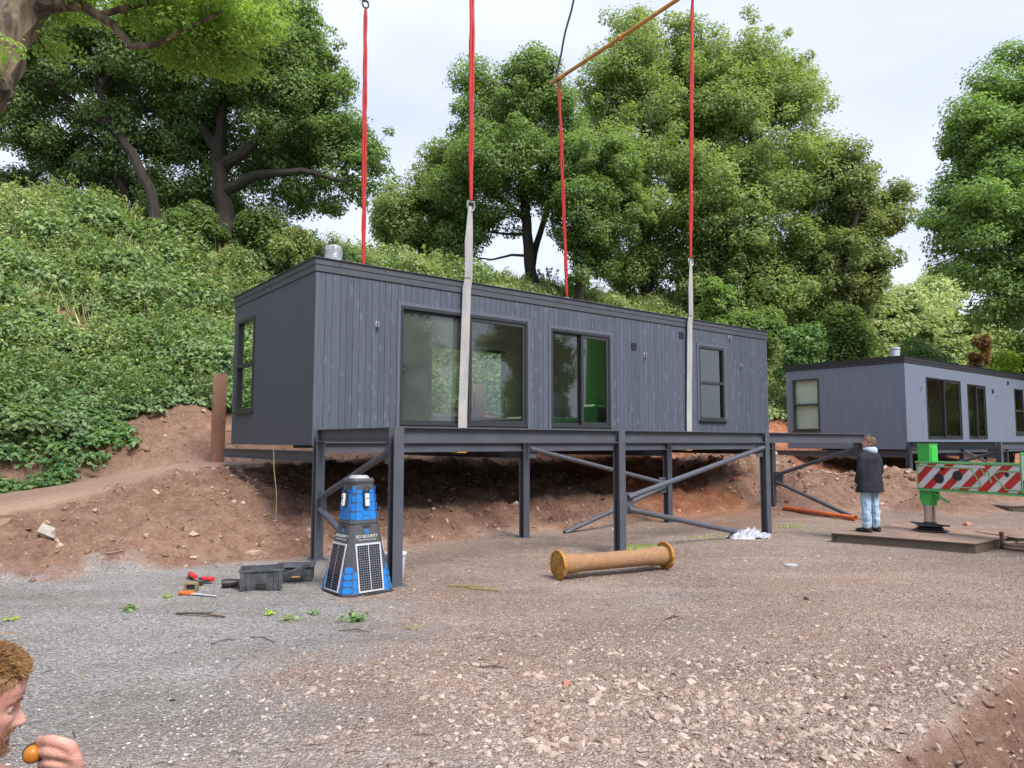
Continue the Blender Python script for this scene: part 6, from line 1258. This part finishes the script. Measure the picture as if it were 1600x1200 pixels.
# ---- near man, lower left corner: only head and raised hand are in the picture
def near_man():
    eye=D(21,1110,1.6); yawh=R(29); hM=rotz(yawh)@np.array(Matrix.Rotation(R(11),3,'Y'))
    hp=eye-hM@np.array([.074,-.031,.1135]); gx,gy=hp[0]-.05,hp[1]+.0; gz=T1(gx,gy)
    t=thing('person','bearded man with short ginger hair at bottom left, hand raised to his mouth','person',(gx,gy,gz),0); o=np.array([gx,gy,gz]); hp=hp-o
    Hh=hp[2]+.235                     # his full height
    m=MB(); m.rings(xf(head_rings(110,120),hM,hp))
    for s in (1,-1):
        mm=MB(); ear(mm,s); m.add([tuple(hM@np.array(v)+hp) for v in mm.v],mm.f)
    Rb=rotz(R(5)); c=hp+np.array([-.02,0,0]); k=Hh/1.78
    Bz=lambda x,y,z: tuple(np.array([c[0],c[1],0])+Rb@np.array([x,y,z*k]))
    neck=[(*Bz(0,0,.92),.14,.17),(*Bz(0,0,1.1),.13,.16),(*Bz(-.02,0,1.27),.13,.19),(*Bz(-.03,0,1.42),.10,.14),(*Bz(-.015,0,1.50),.068),(*Bz(.005,0,1.57),.062),(*Bz(.01,0,1.62),.06)]
    ch=[neck]
    for s in (1,-1):
        ch.append([(*Bz(0,s*.09,.94),.1),(*Bz(.01,s*.1,.72),.085),(*Bz(0,s*.105,.5),.062),(*Bz(-.02,s*.11,.27),.055),(*Bz(-.03,s*.115,.09),.042)])
        ch.append([(*Bz(-.03,s*.115,.05),.04),(*Bz(.06,s*.125,.04),.038),(*Bz(.15,s*.135,.03),.03)])
    # left arm hangs
    ch.append([(*Bz(-.03,.16,1.43),.06),(*Bz(-.03,.24,1.35),.056),(*Bz(-.05,.28,1.08),.045),(*Bz(.03,.28,.86),.034),(*Bz(.05,.28,.76),.03)])
    for q in range(4): ch.append([(*Bz(.03+.018*q,.28,.76),.009),(*Bz(.03+.018*q,.272,.71),.009),(*Bz(.032+.018*q,.255,.67),.008)])
    # right hand: metres per photo pixel at that distance
    W=lambda px,py,d: np.array(D(px,py,d))-o
    d0=1.5
    wr=W(112,1275,d0+.02); el=W(30,1420,d0+.05); sh=np.array(Bz(-.02,-.2,1.37))
    ch.append([(*(np.array(Bz(-.02,-.10,1.42))),.06),(*sh,.058),(*((sh+el)/2),.052),(*el,.045),(*((el+wr)/2),.04),(*wr,.029,.029)])
    V,F=skinned(ch,1); m.add(V,F)
    # palm and fingers (index highest)
    pch=[]
    kn=[W(116,1167,d0-.012),W(123,1184,d0-.010),W(124,1201,d0-.004),W(118,1217,d0+.006)]
    pip=[W(80,1158,d0-.014),W(76,1176,d0-.02),W(78,1194,d0-.018),W(84,1210,d0-.008)]
    dip=[W(65,1160,d0+.014),W(64,1177,d0+.014),W(66,1196,d0+.014),W(72,1213,d0+.016)]
    tip=[W(66,1163,d0+.036),W(66,1185,d0+.034),W(69,1206,d0+.034),W(76,1226,d0+.034)]
    for i in range(4):
        r0=.0122-.0007*i; pch.append([(*(wr*.35+kn[i]*.65),.016),(*kn[i],.0135),(*(kn[i]*.5+pip[i]*.5),r0),(*pip[i],r0*.98),(*dip[i],r0*.88),(*tip[i],r0*.75)])
        pch.append([(*wr,.022),(*(wr*.55+kn[i]*.45),.019),(*kn[i],.0135)])
    pch.append([(*wr,.02),(*W(98,1230,d0+.025),.018),(*W(80,1196,d0+.045),.014),(*W(62,1176,d0+.05),.012),(*W(50,1168,d0+.045),.010)])
    V,F=skinned(pch,2); m.add(V,F)
    body=fuse('body',m,M['skinred'],t,.0035,3)
    # eyes
    for s in (1,-1):
        e=hM@np.array([.0635,s*.031,.1135])+hp; q=MB(); q.rings([[tuple(e+hM@np.array([.0118*math.cos(f),.0118*math.sin(f)*math.cos(a),.0118*math.sin(f)*math.sin(a)])) for a in np.linspace(0,2*PI,16,endpoint=False)] for f in np.linspace(.05,PI-.05,10)]); ey=q.build('eye',M['eyew'],t,True)
        for lo_,hi_ in ((R(16),R(120)),(R(-120),R(-20))):
            q=MB(); q.rings([[tuple(e+hM@np.array([.0131*math.cos(f)*math.cos(g_),.0135*math.sin(g_),.0131*math.sin(f)*math.cos(g_)])) for f in np.linspace(lo_,hi_,9)] for g_ in np.linspace(-1.4,1.4,15)],False); q.build('eyelid',M['skinred'],ey,True)
        q=MB(); q.tube([e+hM@np.array([.0105,0,0]),e+hM@np.array([.0122,0,0])],.0052,12); q.build('iris',M['black'],ey)
    # hair
    rg=head_rings(60,72); hr=[]
    for r in rg[16:]:
        q=[]
        for x,y,z in r:
            a=math.atan2(y,x); fr=max(0,math.cos(a)); lim=.182*fr**.55+.06*(1-fr)
            e=.004 if z>lim+.014 else -.006
            n_=np.array([x,y,(z-.12)*.8]); n_/=np.linalg.norm(n_); q.append(tuple(np.array([x,y,z])+n_*e))
        hr.append(q)
    m=MB(); m.rings(xf(hr,hM,hp)); h=m.build('hair',M['scalp'],t,True)
    V,_=hairs(hM,hp,20000,.013,.0005,False,5,.3); quads('hair_strands',V,M['hairg'],h)
    # fringe pushed forward and up
    r=np.random.default_rng(9); n=2600; y=r.uniform(-.055,.055,n); zz=r.uniform(.19,.222,n); x0=np.interp(zz,[.175,.2,.22,.235],[.084,.070,.05,.02])-.01
    p=np.stack([x0,y,zz],1); d=nrm(np.stack([r.uniform(.7,1.2,n),r.normal(0,.35,n),r.uniform(-.15,.55,n)],1)); L=(.02*r.uniform(.5,1.2,n))[:,None]; w_=nrm(np.cross(d,r.normal(size=(n,3))))*.0005; q=p+d*L*.6; e=q+nrm(d+np.array([.1,0,-.55]))*L*.5
    quads('fringe',np.stack([p-w_,p+w_,q+w_*.7,e],1)@hM.T+hp,M['hairg'],h)
    V,_=hairs(hM,hp,9000,.0085,.0004,True,6,.45); quads('beard',V,M['stub'],t)
    for s in (1,-1):
        n=240; r2=np.random.default_rng(11); y=s*r2.uniform(.014,.046,n); p=np.stack([.0885-np.abs(y)*.22,y,.131+.003*np.sin((np.abs(y)-.014)*90)+r2.normal(0,.0016,n)],1); d=nrm(np.stack([.4+0*y,s*.9+0*y,.2+0*y],1)+r2.normal(size=(n,3))*.25); L=.009; w_=nrm(np.cross(d,r2.normal(size=(n,3))))*.0004
        quads('eyebrow',np.stack([p-w_,p+w_,p+d*L*.6+w_*.6,p+d*L],1)@hM.T+hp,M['stub'],t)
    # jumper and trousers (out of frame)
    m=MB(); rb=lambda z,dx,dy: [tuple(np.array(Bz(dx*math.cos(a)-.01,dy*math.sin(a),z))) for a in np.linspace(0,2*PI,36,endpoint=False)]
    m.rings([rb(.88,.15,.2),rb(1.1,.145,.19),rb(1.28,.15,.215),rb(1.40,.125,.19),rb(1.45,.095,.12),rb(1.475,.08,.085)]); V,F=skinned([[(*(np.array(Bz(-.02,-.10,1.40))),.075),(*sh,.07),(*((sh+el)/2),.064),(*el,.058),(*((el*.6+wr*.4)),.05)],[(*Bz(-.03,.13,1.40),.075),(*Bz(-.03,.24,1.34),.07),(*Bz(-.05,.28,1.08),.058),(*Bz(.03,.28,.87),.046)]]); m.add(V,F); fuse('jumper',m,M['navy'],t,.01,3)
    ch=[[(*Bz(0,s*.07,.93),.13),(*Bz(0,s*.095,.8),.115),(*Bz(.01,s*.105,.5),.085),(*Bz(-.015,s*.118,.08),.07)] for s in (1,-1)]; V,F=skinned(ch); m=MB(); m.add(V,F); fuse('trousers',m,M['navy'],t,.01,2)
    # amber object held at the mouth: its own thing
    ax=nrm(np.array([.42,-.88,.12])); c0=W(53,1180,d0+.004)+o; tt=thing('vape_pen','amber cylinder with a dark rim gripped in the raised hand at the mouth','vape',tuple(c0))
    m=MB(); m.tube([ax*-.035,ax*-.03,ax*.002,ax*.012,ax*.018,ax*.021],[.015,.0175,.0175,.0165,.012,.004],28); m.build('body',M['amber'],tt,True); m=MB(); m.tube([ax*-.012,ax*-.010,ax*-.002,ax*.0],[.0185,.0198,.0198,.018],28); m.build('dark_ring',M['black'],tt,True)
near_man()
